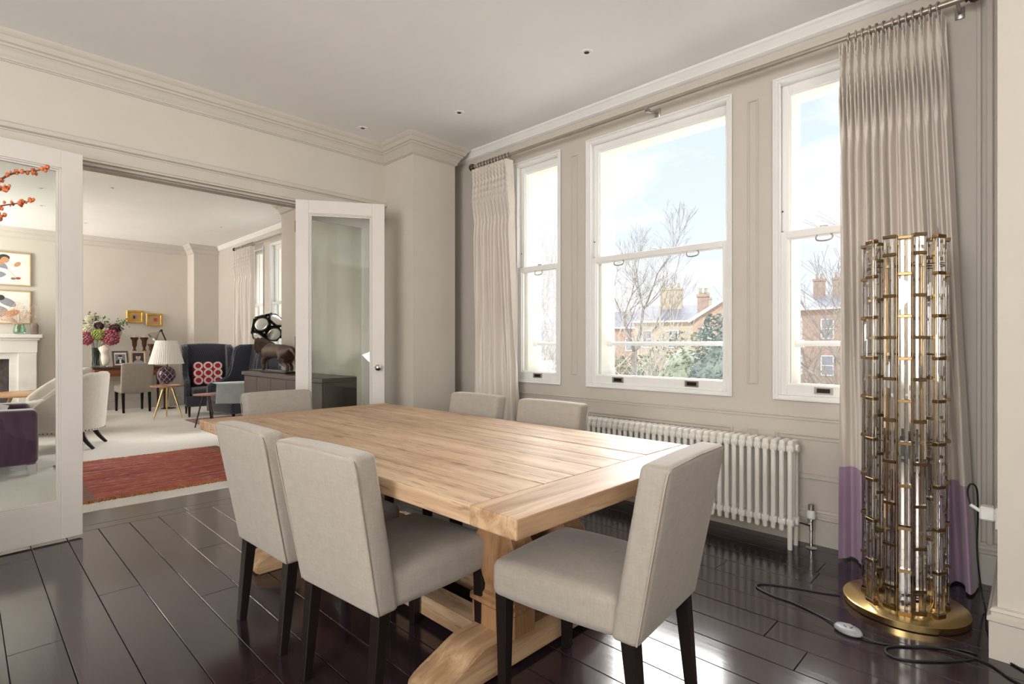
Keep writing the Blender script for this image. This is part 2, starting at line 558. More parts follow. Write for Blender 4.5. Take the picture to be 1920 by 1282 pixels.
def link(name, me, m, parent=None, smooth=None, kind=None):
    if m is not None and not me.materials:
        me.materials.append(m)
    if smooth is not None:
        me.polygons.foreach_set('use_smooth', [True] * len(me.polygons))
        if smooth < 180:
            me.set_sharp_from_angle(angle=R(smooth))
    o = bpy.data.objects.new(name, me)
    C.objects.link(o)
    if parent is not None:
        o.parent = parent
    if kind:
        o['kind'] = kind
    return o


def tag(o, label=None, cat=None, group=None, kind=None):
    if label:
        o['label'] = label
    if cat:
        o['category'] = cat
    if group:
        o['group'] = group
    if kind:
        o['kind'] = kind
    return o


def thing(name, label, cat, loc=(0, 0, 0), rz=0.0, group=None):
    o = bpy.data.objects.new(name, None)
    o.empty_display_size = 0.05
    C.objects.link(o)
    o.location = loc
    o.rotation_euler = (0, 0, rz)
    return tag(o, label, cat, group)


def dup(root, loc, rz, label, group=None):
    """a thing with its parts and sub-parts, sharing meshes"""
    r = root.copy()
    C.objects.link(r)
    r.location = loc
    r.rotation_euler = (0, 0, rz)
    r['label'] = label
    if group:
        r['group'] = group
    for ch in list(root.children):
        c = ch.copy()
        C.objects.link(c)
        c.parent = r
        for g in list(ch.children):
            d = g.copy()
            C.objects.link(d)
            d.parent = c
    return r


def NB():
    return bmesh.new()


def box(bm, x0, x1, y0, y1, z0, z1, bevel=0.0, seg=1, mtx=None):
    v = [bm.verts.new(p) for p in ((x0, y0, z0), (x1, y0, z0), (x1, y1, z0), (x0, y1, z0), (x0, y0, z1), (x1, y0, z1), (x1, y1, z1), (x0, y1, z1))]
    fs = [bm.faces.new([v[i] for i in q]) for q in ((0, 3, 2, 1), (4, 5, 6, 7), (0, 1, 5, 4), (1, 2, 6, 5), (2, 3, 7, 6), (3, 0, 4, 7))]
    geom = v
    if bevel:
        es = list({e for f in fs for e in f.edges})
        r = bmesh.ops.bevel(bm, geom=es, offset=bevel, segments=seg, profile=0.5, affect='EDGES')
        geom = list({vv for f in r['faces'] for vv in f.verts} | {vv for vv in v if vv.is_valid})
    if mtx is not None:
        bmesh.ops.transform(bm, matrix=mtx, verts=geom)
    return bm


def bx(x0, x1, y0, y1, z0, z1, bevel=0.0, seg=1, mtx=None):
    return box(NB(), x0, x1, y0, y1, z0, z1, bevel, seg, mtx)


def rbox(bm, hx, hy, hz, r, at=(0, 0, 0), puff=(0, 0, 0), n=4, fn=None):
    """soft rounded box with optional bulge per axis and a final warp function"""
    def axis(h):
        a = [-h, -h + 0.3 * r, -h + 0.65 * r, -h + r]
        inner = [(-h + r) + (2 * (h - r)) * i / n for i in range(1, n)]
        return a + inner + [h - r, h - 0.65 * r, h - 0.3 * r, h]
    ax = [axis(hx), axis(hy), axis(hz)]
    hs = (hx, hy, hz)
    cache = {}

    def vert(p):
        key = tuple(round(c, 6) for c in p)
        if key in cache:
            return cache[key]
        inner = [max(-h + r, min(h - r, c)) for c, h in zip(p, hs)]
        d = Vector([c - i for c, i in zip(p, inner)])
        if d.length > 1e-9:
            # map cube corner to sphere
            d = d.normalized() * r if max(abs(c) for c in d) > r * 0.999 else d
        q = Vector(inner) + d
        u = [c / h for c, h in zip(q, hs)]
        for k in range(3):
            o1, o2 = [j for j in range(3) if j != k]
            q[k] += math.copysign(1, u[k]) * abs(u[k]) ** 1.5 * puff[k] * max(0, 1 - u[o1] ** 2) * max(0, 1 - u[o2] ** 2)
        q = q + Vector(at)
        if fn:
            q = fn(q)
        cache[key] = bm.verts.new(q)
        return cache[key]
    for k in range(3):
        o1, o2 = [j for j in range(3) if j != k]
        for sgn in (-1, 1):
            for i in range(len(ax[o1]) - 1):
                for j in range(len(ax[o2]) - 1):
                    pts = []
                    for (a, b_) in ((i, j), (i + 1, j), (i + 1, j + 1), (i, j + 1)):
                        p = [0, 0, 0]
                        p[k] = sgn * hs[k]
                        p[o1] = ax[o1][a]
                        p[o2] = ax[o2][b_]
                        pts.append(vert(p))
                    if len(set(pts)) == 4:
                        bm.faces.new(pts)
    return bm


def tube(bm, pts, rad, seg=8, cap=True, closed=False):
    """round tube along points; rad is a number or one radius per point"""
    pts = [Vector(p) for p in pts]
    n = len(pts)
    rads = rad if isinstance(rad, (list, tuple)) else [rad] * n
    rings = []
    up = None
    for i, p in enumerate(pts):
        if closed:
            t = (pts[(i + 1) % n] - pts[i - 1]).normalized()
        else:
            t = (pts[min(i + 1, n - 1)] - pts[max(i - 1, 0)]).normalized()
        if up is None:
            up = Vector((0, 0, 1)) if abs(t.z) < 0.9 else Vector((1, 0, 0))
        a = t.cross(up)
        if a.length < 1e-5:
            up = Vector((0.3, 1, 0.1))
            a = t.cross(up)
        a.normalize()
        b_ = a.cross(t).normalized()
        up = b_
        rings.append([bm.verts.new(p + (a * math.cos(2 * PI * k / seg) + b_ * math.sin(2 * PI * k / seg)) * rads[i]) for k in range(seg)])
    for i in range(n if closed else n - 1):
        r0, r1 = rings[i], rings[(i + 1) % n]
        for k in range(seg):
            bm.faces.new((r0[k], r0[(k + 1) % seg], r1[(k + 1) % seg], r1[k]))
    if cap and not closed:
        bm.faces.new(rings[0])
        bm.faces.new(rings[-1])
    return bm


def lathe(bm, prof, at=(0, 0, 0), seg=24, axis='Z'):
    """turned shape from (radius, height) pairs"""
    at = Vector(at)

    def place(r, h, a):
        if axis == 'Z':
            return at + Vector((r * math.cos(a), r * math.sin(a), h))
        if axis == 'X':
            return at + Vector((h, r * math.cos(a), r * math.sin(a)))
        return at + Vector((r * math.cos(a), h, r * math.sin(a)))
    rings = []
    for r, h in prof:
        if r < 1e-6:
            rings.append([bm.verts.new(place(0, h, 0))])
        else:
            rings.append([bm.verts.new(place(r, h, 2 * PI * k / seg)) for k in range(seg)])
    for r0, r1 in zip(rings, rings[1:]):
        for k in range(seg):
            a = r0[k % len(r0)]
            b_ = r0[(k + 1) % len(r0)]
            c_ = r1[(k + 1) % len(r1)]
            d = r1[k % len(r1)]
            vs_ = []
            for q in (a, b_, c_, d):
                if q not in vs_:
                    vs_.append(q)
            if len(vs_) > 2:
                bm.faces.new(vs_)
    if len(rings[0]) > 1:
        bm.faces.new(rings[0])
    if len(rings[-1]) > 1:
        bm.faces.new(rings[-1])
    return bm


def sweep(bm, path, prof):
    """moulding: (out, z) profile carried along a plan path, mitred; 'out' points to the left of travel"""
    path = [Vector((p[0], p[1])) for p in path]
    n = len(path)
    rings = []
    for i, p in enumerate(path):
        d0 = (path[i] - path[i - 1]).normalized() if i else None
        d1 = (path[i + 1] - path[i]).normalized() if i < n - 1 else None
        if d0 is None:
            d0 = d1
        if d1 is None:
            d1 = d0
        n0 = Vector((-d0.y, d0.x))
        n1 = Vector((-d1.y, d1.x))
        mt = (n0 + n1)
        mt = mt / max(1e-6, mt.dot(n0))
        rings.append([bm.verts.new((p.x + mt.x * o, p.y + mt.y * o, z)) for o, z in prof])
    k = len(prof)
    for r0, r1 in zip(rings, rings[1:]):
        for j in range(k):
            bm.faces.new((r0[j], r0[(j + 1) % k], r1[(j + 1) % k], r1[j]))
    bm.faces.new(rings[0])
    bm.faces.new(rings[-1])
    return bm


def blob(bm, at, r, sub=2, squash=(1, 1, 1), jitter=0.0, seed=0):
    res = bmesh.ops.create_icosphere(bm, subdivisions=sub, radius=1)
    for v in res['verts']:
        f = 1 + jitter * noise.noise(v.co * 2.3 + Vector((seed * 3.1, seed, 0)))
        v.co = Vector((v.co.x * r * squash[0] * f, v.co.y * r * squash[1] * f, v.co.z * r * squash[2] * f)) + Vector(at)
    return bm


def smooth_path(pts, n=8):
    """Catmull-Rom through points"""
    P_ = [Vector(p) for p in pts]
    P_ = [P_[0] * 2 - P_[1]] + P_ + [P_[-1] * 2 - P_[-2]]
    out = []
    for i in range(1, len(P_) - 2):
        p0, p1, p2, p3 = P_[i - 1:i + 3]
        for k in range(n):
            t = k / n
            out.append(0.5 * ((2 * p1) + (p2 - p0) * t + (2 * p0 - 5 * p1 + 4 * p2 - p3) * t * t + (3 * p1 - p0 - 3 * p2 + p3) * t ** 3))
    out.append(P_[-2])
    return out


def struct(name, bm, m, parent=None, smooth=None):
    return obj(name, bm, m, parent, smooth, kind='structure' if parent is None else None)


# ------------------------------------------------------------------ room shell
CEIL = 3.13
XW = 3.6          # inner face of the window wall
YP = 4.6          # dining side of the partition
YB = 4.85         # next-room side of the partition
YF = 12.1         # far wall of the next room
XL = -3.0
YR = -3.4

# floors
fl = struct('floor', bx(XL, 3.95, YR, YB, -0.12, -0.013), M['gap'])
edges = []
x = 2.98 + 4 * 0.168
while x > -0.9:
    edges.append(x)
    x -= 0.168
protos = {}
for i in range(len(edges) - 1):
    hi, lo = min(edges[i], XW), edges[i + 1]
    y = -1.3 - rnd.random() * 0.9
    while y < 4.37:
        L = rnd.choice((1.2, 1.5, 1.8, 2.1))
        y1 = min(y + L, 4.375)
        if 4.375 - y1 < 0.3:
            y1 = 4.375
        bmn = bx(lo + 0.0013, hi - 0.0013, y + 0.001, y1 - 0.001, -0.013, 0.0, 0.0016)
        obj('floor_plank', bmn, M['floor'], fl)
        y = y1
for (y0, y1, offs) in ((4.375, 4.50, 0.55), (4.50, YB, 0.0)):
    xx = -1.0 - offs
    while xx < 3.0:
        x1 = xx + 1.35
        obj('floor_plank', bx(xx + 0.001, x1 - 0.001, y0 + 0.0013, y1 - 0.0013, -0.013, 0.0, 0.0016), M['floor_x'], fl)
        xx = x1
carpet = struct('floor_carpet', bx(XL, XW, YB, YF, -0.12, 0.004, 0.003), M['carpet'])

# ceilings
struct('ceiling', bx(XL - 0.2, 3.95, YR - 0.2, YF + 0.2, CEIL, CEIL + 0.15), M['ceiling'])

# window wall: openings (y0, y1)
WZ0, WZ1, WZM = 0.865, 2.86, 1.885
WINS = [(0.64, 1.18), (1.46, 2.635), (2.925, 3.465), (7.93, 9.105), (9.39, 9.93)]


def wall_with_holes(x0, x1, y0, y1, holes, z0, z1, inset=0.0):
    bm = NB()
    box(bm, x0, x1, y0, y1, -0.12, z0 + inset)
    box(bm, x0, x1, y0, y1, z1 - inset, CEIL)
    ys = [y0]
    for a, b_ in holes:
        ys += [a + inset, b_ - inset]
    ys.append(y1)
    for a, b_ in zip(ys[::2], ys[1::2]):
        box(bm, x0, x1, a, b_, z0 + inset, z1 - inset)
    return bm


struct('wall_east', wall_with_holes(XW, 3.665, YR, YF, WINS, WZ0, WZ1), M['trim'])
fac = struct('wall_facade', wall_with_holes(3.71, 3.90, YR - 0.3, YF + 0.3, WINS, WZ0, WZ1, 0.06), M['stucco'])
# filler between the two leaves so no light leaks round the sash boxes
struct('wall_cavity', wall_with_holes(3.665, 3.71, YR, YF, WINS, WZ0, WZ1, 0.0), M['white'])

# partition: wall above the opening, right return and chimney-like pier
OPX = 2.76        # right end of the wide opening
struct('wall_north', box(box(box(NB(), XL, OPX, YP, YB, 2.44, CEIL), OPX, XW, YP, YB, -0.12, CEIL), XL, -2.2, YP, YB, -0.12, 2.44), M['wall'])
struct('wall_pier', bx(2.92, 3.42, 4.12, YP, 0, CEIL), M['wall'])
# next room: pier on the window side and far wall with its pier
struct('wall_pier_lounge', bx(3.05, XW, YB, 7.35, 0, CEIL), M['wall'])
struct('wall_far', bx(XL, 3.95, YF, YF + 0.2, -0.12, CEIL), M['wall'])
struct('wall_pier_far', bx(3.16, XW, 11.68, YF, 0, CEIL), M['wall'])
# near pier on the right
struct('wall_pier_near', bx(2.775, XW, YR, 0.105, 0, CEIL), M['wall'])

# wall behind the camera with window openings, and left wall with openings added for fill light
bm = NB()
box(bm, XL, 2.8, YR - 0.2, YR, -0.12, 0.7)
box(bm, XL, 2.8, YR - 0.2, YR, 2.8, CEIL)
for a, b_ in ((XL, -2.75), (-1.35, -1.0), (0.4, 2.8)):
    box(bm, a, b_, YR - 0.2, YR, 0.7, 2.8)
struct('wall_south', bm, M['wall'])
bm = NB()
box(bm, XL - 0.2, XL, YR - 0.2, -0.35, -0.12, CEIL)
box(bm, XL - 0.2, XL, 1.25, 9.7, -0.12, CEIL)
box(bm, XL - 0.2, XL, -0.35, 1.25, -0.12, 0.7)
box(bm, XL - 0.2, XL, -0.35, 1.25, 2.8, CEIL)
box(bm, XL - 0.2, XL, 11.5, YF, -0.12, CEIL)
box(bm, XL - 0.2, XL, 9.7, 11.5, -0.12, 0.7)
box(bm, XL - 0.2, XL, 9.7, 11.5, 2.8, CEIL)
struct('wall_west', bm, M['wall'])

# cornices
COR = [(0, 3.13), (0.135, 3.13), (0.135, 3.118), (0.128, 3.108), (0.118, 3.098), (0.108, 3.092), (0.098, 3.075), (0.090, 3.062), (0.072, 3.056), (0.072, 3.042), (0.060, 3.038), (0.046, 3.022), (0.032, 2.998), (0.022, 2.985), (0.022, 2.972), (0.012, 2.970), (0.012, 2.962), (0, 2.962)]
COR_S = [(o * 0.82, z) for o, z in COR]
SM = [(0, 3.13), (0.06, 3.13), (0.06, 3.115), (0.05, 3.105), (0.038, 3.085), (0.03, 3.07), (0.03, 3.062), (0.012, 3.052), (0, 3.05)]
struct('trim_cornice_north', sweep(NB(), [(3.6, YP), (3.42, YP), (3.42, 4.12), (2.92, 4.12), (2.92, YP), (XL, YP)], COR_S), M['trim'])
struct('trim_cornice_east', sweep(NB(), [(XW, 0.1), (XW, YP)], SM), M['white'])
struct('trim_cornice_lounge', sweep(NB(), [(3.05, YB), (3.05, 7.35), (XW, 7.35)], COR_S), M['trim'])
struct('trim_cornice_far', sweep(NB(), [(XW, 11.68), (3.16, 11.68), (3.16, YF), (XL, YF)], COR_S), M['trim'])
struct('trim_cornice_lounge_east', sweep(NB(), [(XW, 7.35), (XW, 11.68)], SM), M['white'])
struct('trim_cornice_near', sweep(NB(), [(2.775, YR), (2.775, 0.105), (XW, 0.105)], COR_S), M['trim'])

# architrave over the wide opening and on its right jamb
ARC = [(0, 2.44), (0.018, 2.44), (0.018, 2.452), (0.024, 2.456), (0.024, 2.53), (0.030, 2.534), (0.030, 2.540), (0.05, 2.548), (0.055, 2.572), (0.045, 2.582), (0, 2.582)]
struct('trim_architrave', sweep(NB(), [(2.915, YP), (XL, YP)], ARC), M['trim'])
bm = NB()
box(bm, OPX, OPX + 0.11, YP - 0.03, YP, 0, 2.44, 0.004)
struct('trim_jamb', bm, M['trim'])
struct('trim_track', box(box(NB(), XL, OPX, YP + 0.03, YP + 0.06, 2.425, 2.44), XL, OPX, YP + 0.10, YP + 0.13, 2.425, 2.44), M['trim'])

# baseboards
BB = [(0, 0), (0.024, 0), (0.024, 0.15), (0.030, 0.156), (0.030, 0.170), (0.018, 0.176), (0.018, 0.190), (0.022, 0.194), (0.016, 0.205), (0.006, 0.208), (0, 0.208)]
struct('baseboard_east', sweep(NB(), [(XW, 0.105), (XW, YP)], BB), M['trim'])
struct('baseboard_pier', sweep(NB(), [(XW, YP), (3.42, YP), (3.42, 4.12), (2.92, 4.12), (2.92, YP), (2.87, YP)], BB), M['trim'])
struct('baseboard_near', sweep(NB(), [(2.775, YR), (2.775, 0.105), (XW, 0.105)], [(o, z * 0.94) for o, z in BB]), M['trim'])
struct('baseboard_far', sweep(NB(), [(XW, 11.68), (3.16, 11.68), (3.16, YF), (1.05, YF)], BB), M['trim'])
struct('baseboard_lounge', sweep(NB(), [(3.05, YB), (3.05, 7.35), (XW, 7.35), (XW, 11.68)], BB), M['trim'])

# panelling on the window wall


def ring_yz(bm, y0, y1, z0, z1, w=0.018, proj=0.010, x=XW):
    """thin raised bead frame on a wall facing -X"""
    for (a, b_, c_, d) in ((y0, y1, z0, z0 + w), (y0, y1, z1 - w, z1), (y0, y0 + w, z0 + w, z1 - w), (y1 - w, y1, z0 + w, z1 - w)):
        box(bm, x - proj, x, a, b_, c_, d, 0.003)
    i = w + 0.012
    w2 = w * 0.5
    y0 += i; y1 -= i; z0 += i; z1 -= i
    if y1 - y0 > 0.03:
        for (a, b_, c_, d) in ((y0, y1, z0, z0 + w2), (y0, y1, z1 - w2, z1), (y0, y0 + w2, z0 + w2, z1 - w2), (y1 - w2, y1, z0 + w2, z1 - w2)):
            box(bm, x - proj * 0.6, x, a, b_, c_, d, 0.002)
    return bm


k = 0
for (y0, y1) in ((0.64, 1.18), (1.445, 2.65), (2.925, 3.465)):
    struct('trim_%d' % (k + 1), ring_yz(NB(), y0, y1, 0.385, 0.66), M['trim'])
    k += 1
for (y0, y1) in ((1.284, 1.352), (2.745, 2.813)):
    struct('trim_%d' % (k + 1), ring_yz(NB(), y0, y1, 0.385, 0.66, 0.012, 0.008), M['trim'])
    struct('trim_%d' % (k + 2), ring_yz(NB(), y0, y1, 0.945, 2.79, 0.012, 0.008), M['trim'])
    k += 2
bm = NB()
box(bm, XW - 0.012, XW, 0.30, 3.6, 0.752, 0.764, 0.003)
box(bm, XW - 0.006, XW, 0.30, 3.6, 0.735, 0.752, 0.002)
struct('trim_dado', bm, M['trim'])
bm = NB()
box(bm, XW - 0.02, XW, 0.195, 0.215, 0.2, 3.05, 0.004)
box(bm, XW - 0.03, XW, 0.150, 0.178, 0.2, 3.05, 0.005)
struct('trim_corner', bm, M['trim'])

# sash windows ---------------------------------------------------------------


def window(idx, y0, y1, detail=True):
    root = bpy.data.objects.new('window_%d' % idx, None)
    C.objects.link(root)
    root['kind'] = 'structure'
    z0, z1, zm = WZ0, WZ1, WZM

    def frame(bm, x0, x1, ya, yb, za, zb, ws, wb, wt, bev=0.003):
        box(bm, x0, x1, ya, ya + ws, za, zb, bev)
        box(bm, x0, x1, yb - ws, yb, za, zb, bev)
        box(bm, x0, x1, ya + ws, yb - ws, za, za + wb, bev)
        box(bm, x0, x1, ya + ws, yb - ws, zb - wt, zb, bev)
        return bm
    bm = frame(NB(), XW - 0.012, 3.71, y0, y1, z0, z1, 0.018, 0.018, 0.02)
    frame(bm, XW - 0.020, XW - 0.008, y0 - 0.012, y1 + 0.012, z0 - 0.012, z1 + 0.012, 0.014, 0.014, 0.014)
    obj('window_casing', bm, M['white'], root)
    a, b_ = y0 + 0.018, y1 - 0.018
    lo = obj('sash_lower', frame(frame(NB(), 3.612, 3.652, a, b_, z0 + 0.018, zm + 0.022, 0.045, 0.068, 0.044), 3.628, 3.652, a + 0.04, b_ - 0.04, z0 + 0.082, zm - 0.018, 0.012, 0.012, 0.012), M['white'], root)
    up = obj('sash_upper', frame(frame(NB(), 3.658, 3.698, a, b_, zm - 0.022, z1 - 0.02, 0.045, 0.044, 0.055), 3.674, 3.698, a + 0.04, b_ - 0.04, zm + 0.018, z1 - 0.07, 0.012, 0.012, 0.012), M['white'], root)
    obj('glass_pane', bx(3.638, 3.642, a + 0.04, b_ - 0.04, z0 + 0.08, zm - 0.01), M['pane'], lo)
    obj('glass_pane', bx(3.684, 3.688, a + 0.04, b_ - 0.04, zm + 0.01, z1 - 0.07), M['pane'], up)
    # jamb bead holding the lower sash
    bm = NB()
    for yy in (a, b_ - 0.012):
        box(bm, 3.592, 3.612, yy, yy + 0.012, z0 + 0.018, z1 - 0.02, 0.003)
    obj('parting_bead', bm, M['white'], root)
    # outer guard rail across the opening with wall flanges
    bm = NB()
    tube(bm, [(3.80, y0 + 0.055, 1.205), (3.80, y1 - 0.055, 1.205)], 0.016, 12)
    for yy, d in ((y0 + 0.06, 1), (y1 - 0.06, -1)):
        tube(bm, [(3.80, yy, 1.205), (3.80, yy + d * 0.05, 1.205)], 0.024, 12)
    obj('guard_rail', bm, M['white'], root, smooth=50)
    # outer stone sill
    obj('outer_sill', bx(3.70, 3.96, y0 + 0.06, y1 - 0.06, z0 - 0.02, z0 + 0.06, 0.006), M['stucco'], root)
    if detail:
        w = y1 - y0
        pulls = (0.24, 0.76) if w > 0.8 else (0.5,)
        for f in pulls:
            yc = y0 + w * f
            s_ = obj('finger_pull', box(box(box(box(NB(), 3.604, 3.612, yc - 0.05, yc + 0.05, 0.900, 0.908), 3.604, 3.612, yc - 0.05, yc + 0.05, 0.934, 0.942), 3.604, 3.612, yc - 0.05, yc - 0.036, 0.908, 0.934), 3.604, 3.612, yc + 0.036, yc + 0.05, 0.908, 0.934), M['steel'], lo)
            obj('pull_recess', bx(3.609, 3.6125, yc - 0.036, yc + 0.036, 0.908, 0.934), M['darkmetal'], lo)
            ys_ = yc
            pts = [(3.625, ys_ - 0.036, zm - 0.022), (3.622, ys_ - 0.045, zm - 0.040), (3.62, ys_ - 0.036, zm - 0.056), (3.62, ys_, zm - 0.062), (3.62, ys_ + 0.036, zm - 0.056), (3.622, ys_ + 0.045, zm - 0.040), (3.625, ys_ + 0.036, zm - 0.022)]
            obj('sash_ring', tube(NB(), smooth_path(pts, 5), 0.0045, 8), M['steel'], lo, smooth=60)
        yc = (y0 + y1) / 2
        bm = box(NB(), 3.632, 3.672, yc - 0.025, yc + 0.025, zm + 0.022, zm + 0.028, 0.002)
        tube(bm, [(3.652, yc - 0.01, zm + 0.028), (3.652, yc - 0.01, zm + 0.034), (3.645, yc + 0.03, zm + 0.035)], 0.004, 8)
        obj('sash_fastener', bm, M['steel'], lo)
        for zz in (zm + 0.03, zm + 0.16):
            obj('sash_stop', tube(NB(), [(3.655, b_ - 0.004, zz), (3.655, b_ - 0.012, zz)], 0.004, 8), M['darkmetal'], up)
    return root


for i, (y0, y1) in enumerate(WINS):
    window(i + 1, y0, y1, i < 3)

# windows in the wall behind the camera (seen only in reflections), and frames added round the left fill lights
for i, (a, b_) in enumerate(((-2.75, -1.35), (-1.0, 0.4))):
    bm = NB()
    for (x0, x1, z0, z1) in ((a, a + 0.07, 0.7, 2.8), (b_ - 0.07, b_, 0.7, 2.8), (a + 0.07, b_ - 0.07, 0.7, 0.8), (a + 0.07, b_ - 0.07, 2.73, 2.8), (a + 0.07, b_ - 0.07, 1.72, 1.77)):
        box(bm, x0, x1, YR - 0.08, YR - 0.02, z0, z1, 0.004)
    struct('window_%d' % (i + 6), bm, M['white'])
bm = NB()
for (y0, y1, z0, z1) in ((9.7, 9.77, 0.7, 2.8), (11.43, 11.5, 0.7, 2.8), (9.77, 11.43, 0.7, 0.8), (9.77, 11.43, 2.73, 2.8), (9.77, 11.43, 1.72, 1.77)):
    box(bm, XL - 0.08, XL - 0.02, y0, y1, z0, z1, 0.004)
struct('window_8', bm, M['white'])  # made-up frame, added for the lounge fill light
bm = NB()
for (y0, y1, z0, z1) in ((-0.35, -0.28, 0.7, 2.8), (1.18, 1.25, 0.7, 2.8), (-0.28, 1.18, 0.7, 0.8), (-0.28, 1.18, 2.73, 2.8), (-0.28, 1.18, 1.72, 1.77)):
    box(bm, XL - 0.08, XL - 0.02, y0, y1, z0, z1, 0.004)
struct('window_9', bm, M['white'])  # made-up frame, added for the left fill light


# glazed folding doors ---------------------------------------------------------


def door_leaf(name, width, z0, z1, loc, ang, knob=False, hinges=False):
    """leaf runs along local +X from its hinge edge, 44 mm thick about local Y = 0"""
    root = bpy.data.objects.new(name, None)
    C.objects.link(root)
    root['kind'] = 'structure'
    root.location = loc
    root.rotation_euler = (0, 0, ang)
    t = 0.022
    st, rt, rb = 0.105, 0.11, 0.215
    bm = NB()
    box(bm, 0, st, -t, t, z0, z1, 0.002)
    box(bm, width - st, width, -t, t, z0, z1, 0.002)
    box(bm, st, width - st, -t, t, z0, z0 + rb, 0.002)
    box(bm, st, width - st, -t, t, z1 - rt, z1, 0.002)
    obj('door_frame', bm, M['door'], root)
    bm = NB()
    a, b_, c_, d = st, width - st, z0 + rb, z1 - rt
    for (i, w, ty) in ((0.0, 0.010, 0.018), (0.010, 0.012, 0.012)):
        for sgn in (-1, 1):
            y0, y1 = (0.003, ty) if sgn > 0 else (-ty, -0.003)
            box(bm, a + i, a + i + w, y0, y1, c_ + i, d - i, 0.002)
            box(bm, b_ - i - w, b_ - i, y0, y1, c_ + i, d - i, 0.002)
            box(bm, a + i + w, b_ - i - w, y0, y1, c_ + i, c_ + i + w, 0.002)
            box(bm, a + i + w, b_ - i - w, y0, y1, d - i - w, d - i, 0.002)
    obj('glazing_bead', bm, M['door'], root)
    obj('glass_pane', bx(a + 0.004, b_ - 0.004, -0.003, 0.003, c_ + 0.004, d - 0.004), M['doorpane'], root)
    if knob:
        bm = NB()
        for sgn in (-1, 1):
            lathe(bm, [(0.027, sgn * t), (0.027, sgn * (t + 0.004)), (0.010, sgn * (t + 0.006)), (0.009, sgn * (t + 0.026)), (0.016, sgn * (t + 0.032)), (0.027, sgn * (t + 0.044)), (0.027, sgn * (t + 0.054)), (0.018, sgn * (t + 0.064)), (0, sgn * (t + 0.067))], (width - 0.055, 0, 1.0), 20, 'Y')
        o = obj('door_handle', bm, M['chrome'], root, smooth=40)
        tag(o, 'round chrome knob')
    if hinges:
        for zz in (z0 + 0.25, (z0 + z1) / 2, z1 - 0.22):
            obj('hinge', lathe(NB(), [(0.008, zz - 0.05), (0.008, zz + 0.05)], (-0.004, 0.026, 0), 10), M['darkmetal'], root)
    return root


# left leaf, its free edge at the right
ang = R(6.0)
W = 0.92
door_leaf('door_1', W, 0.014, 2.385, (0.533 - W * math.cos(ang), 4.285 - W * math.sin(ang), 0), ang)
# right leaf folded back into the dining room, with the knob, and its partner standing in the opening
hx, hy = 1.985, 4.49
fx, fy = 2.60, 4.095
wl_ = math.hypot(fx - hx, fy - hy)
door_leaf('door_2', wl_, 0.014, 2.425, (hx, hy, 0), math.atan2(fy - hy, fx - hx), knob=True, hinges=True)
door_leaf('door_3', OPX - hx - 0.03, 0.014, 2.425, (hx + 0.03, 4.545, 0), 0.0)

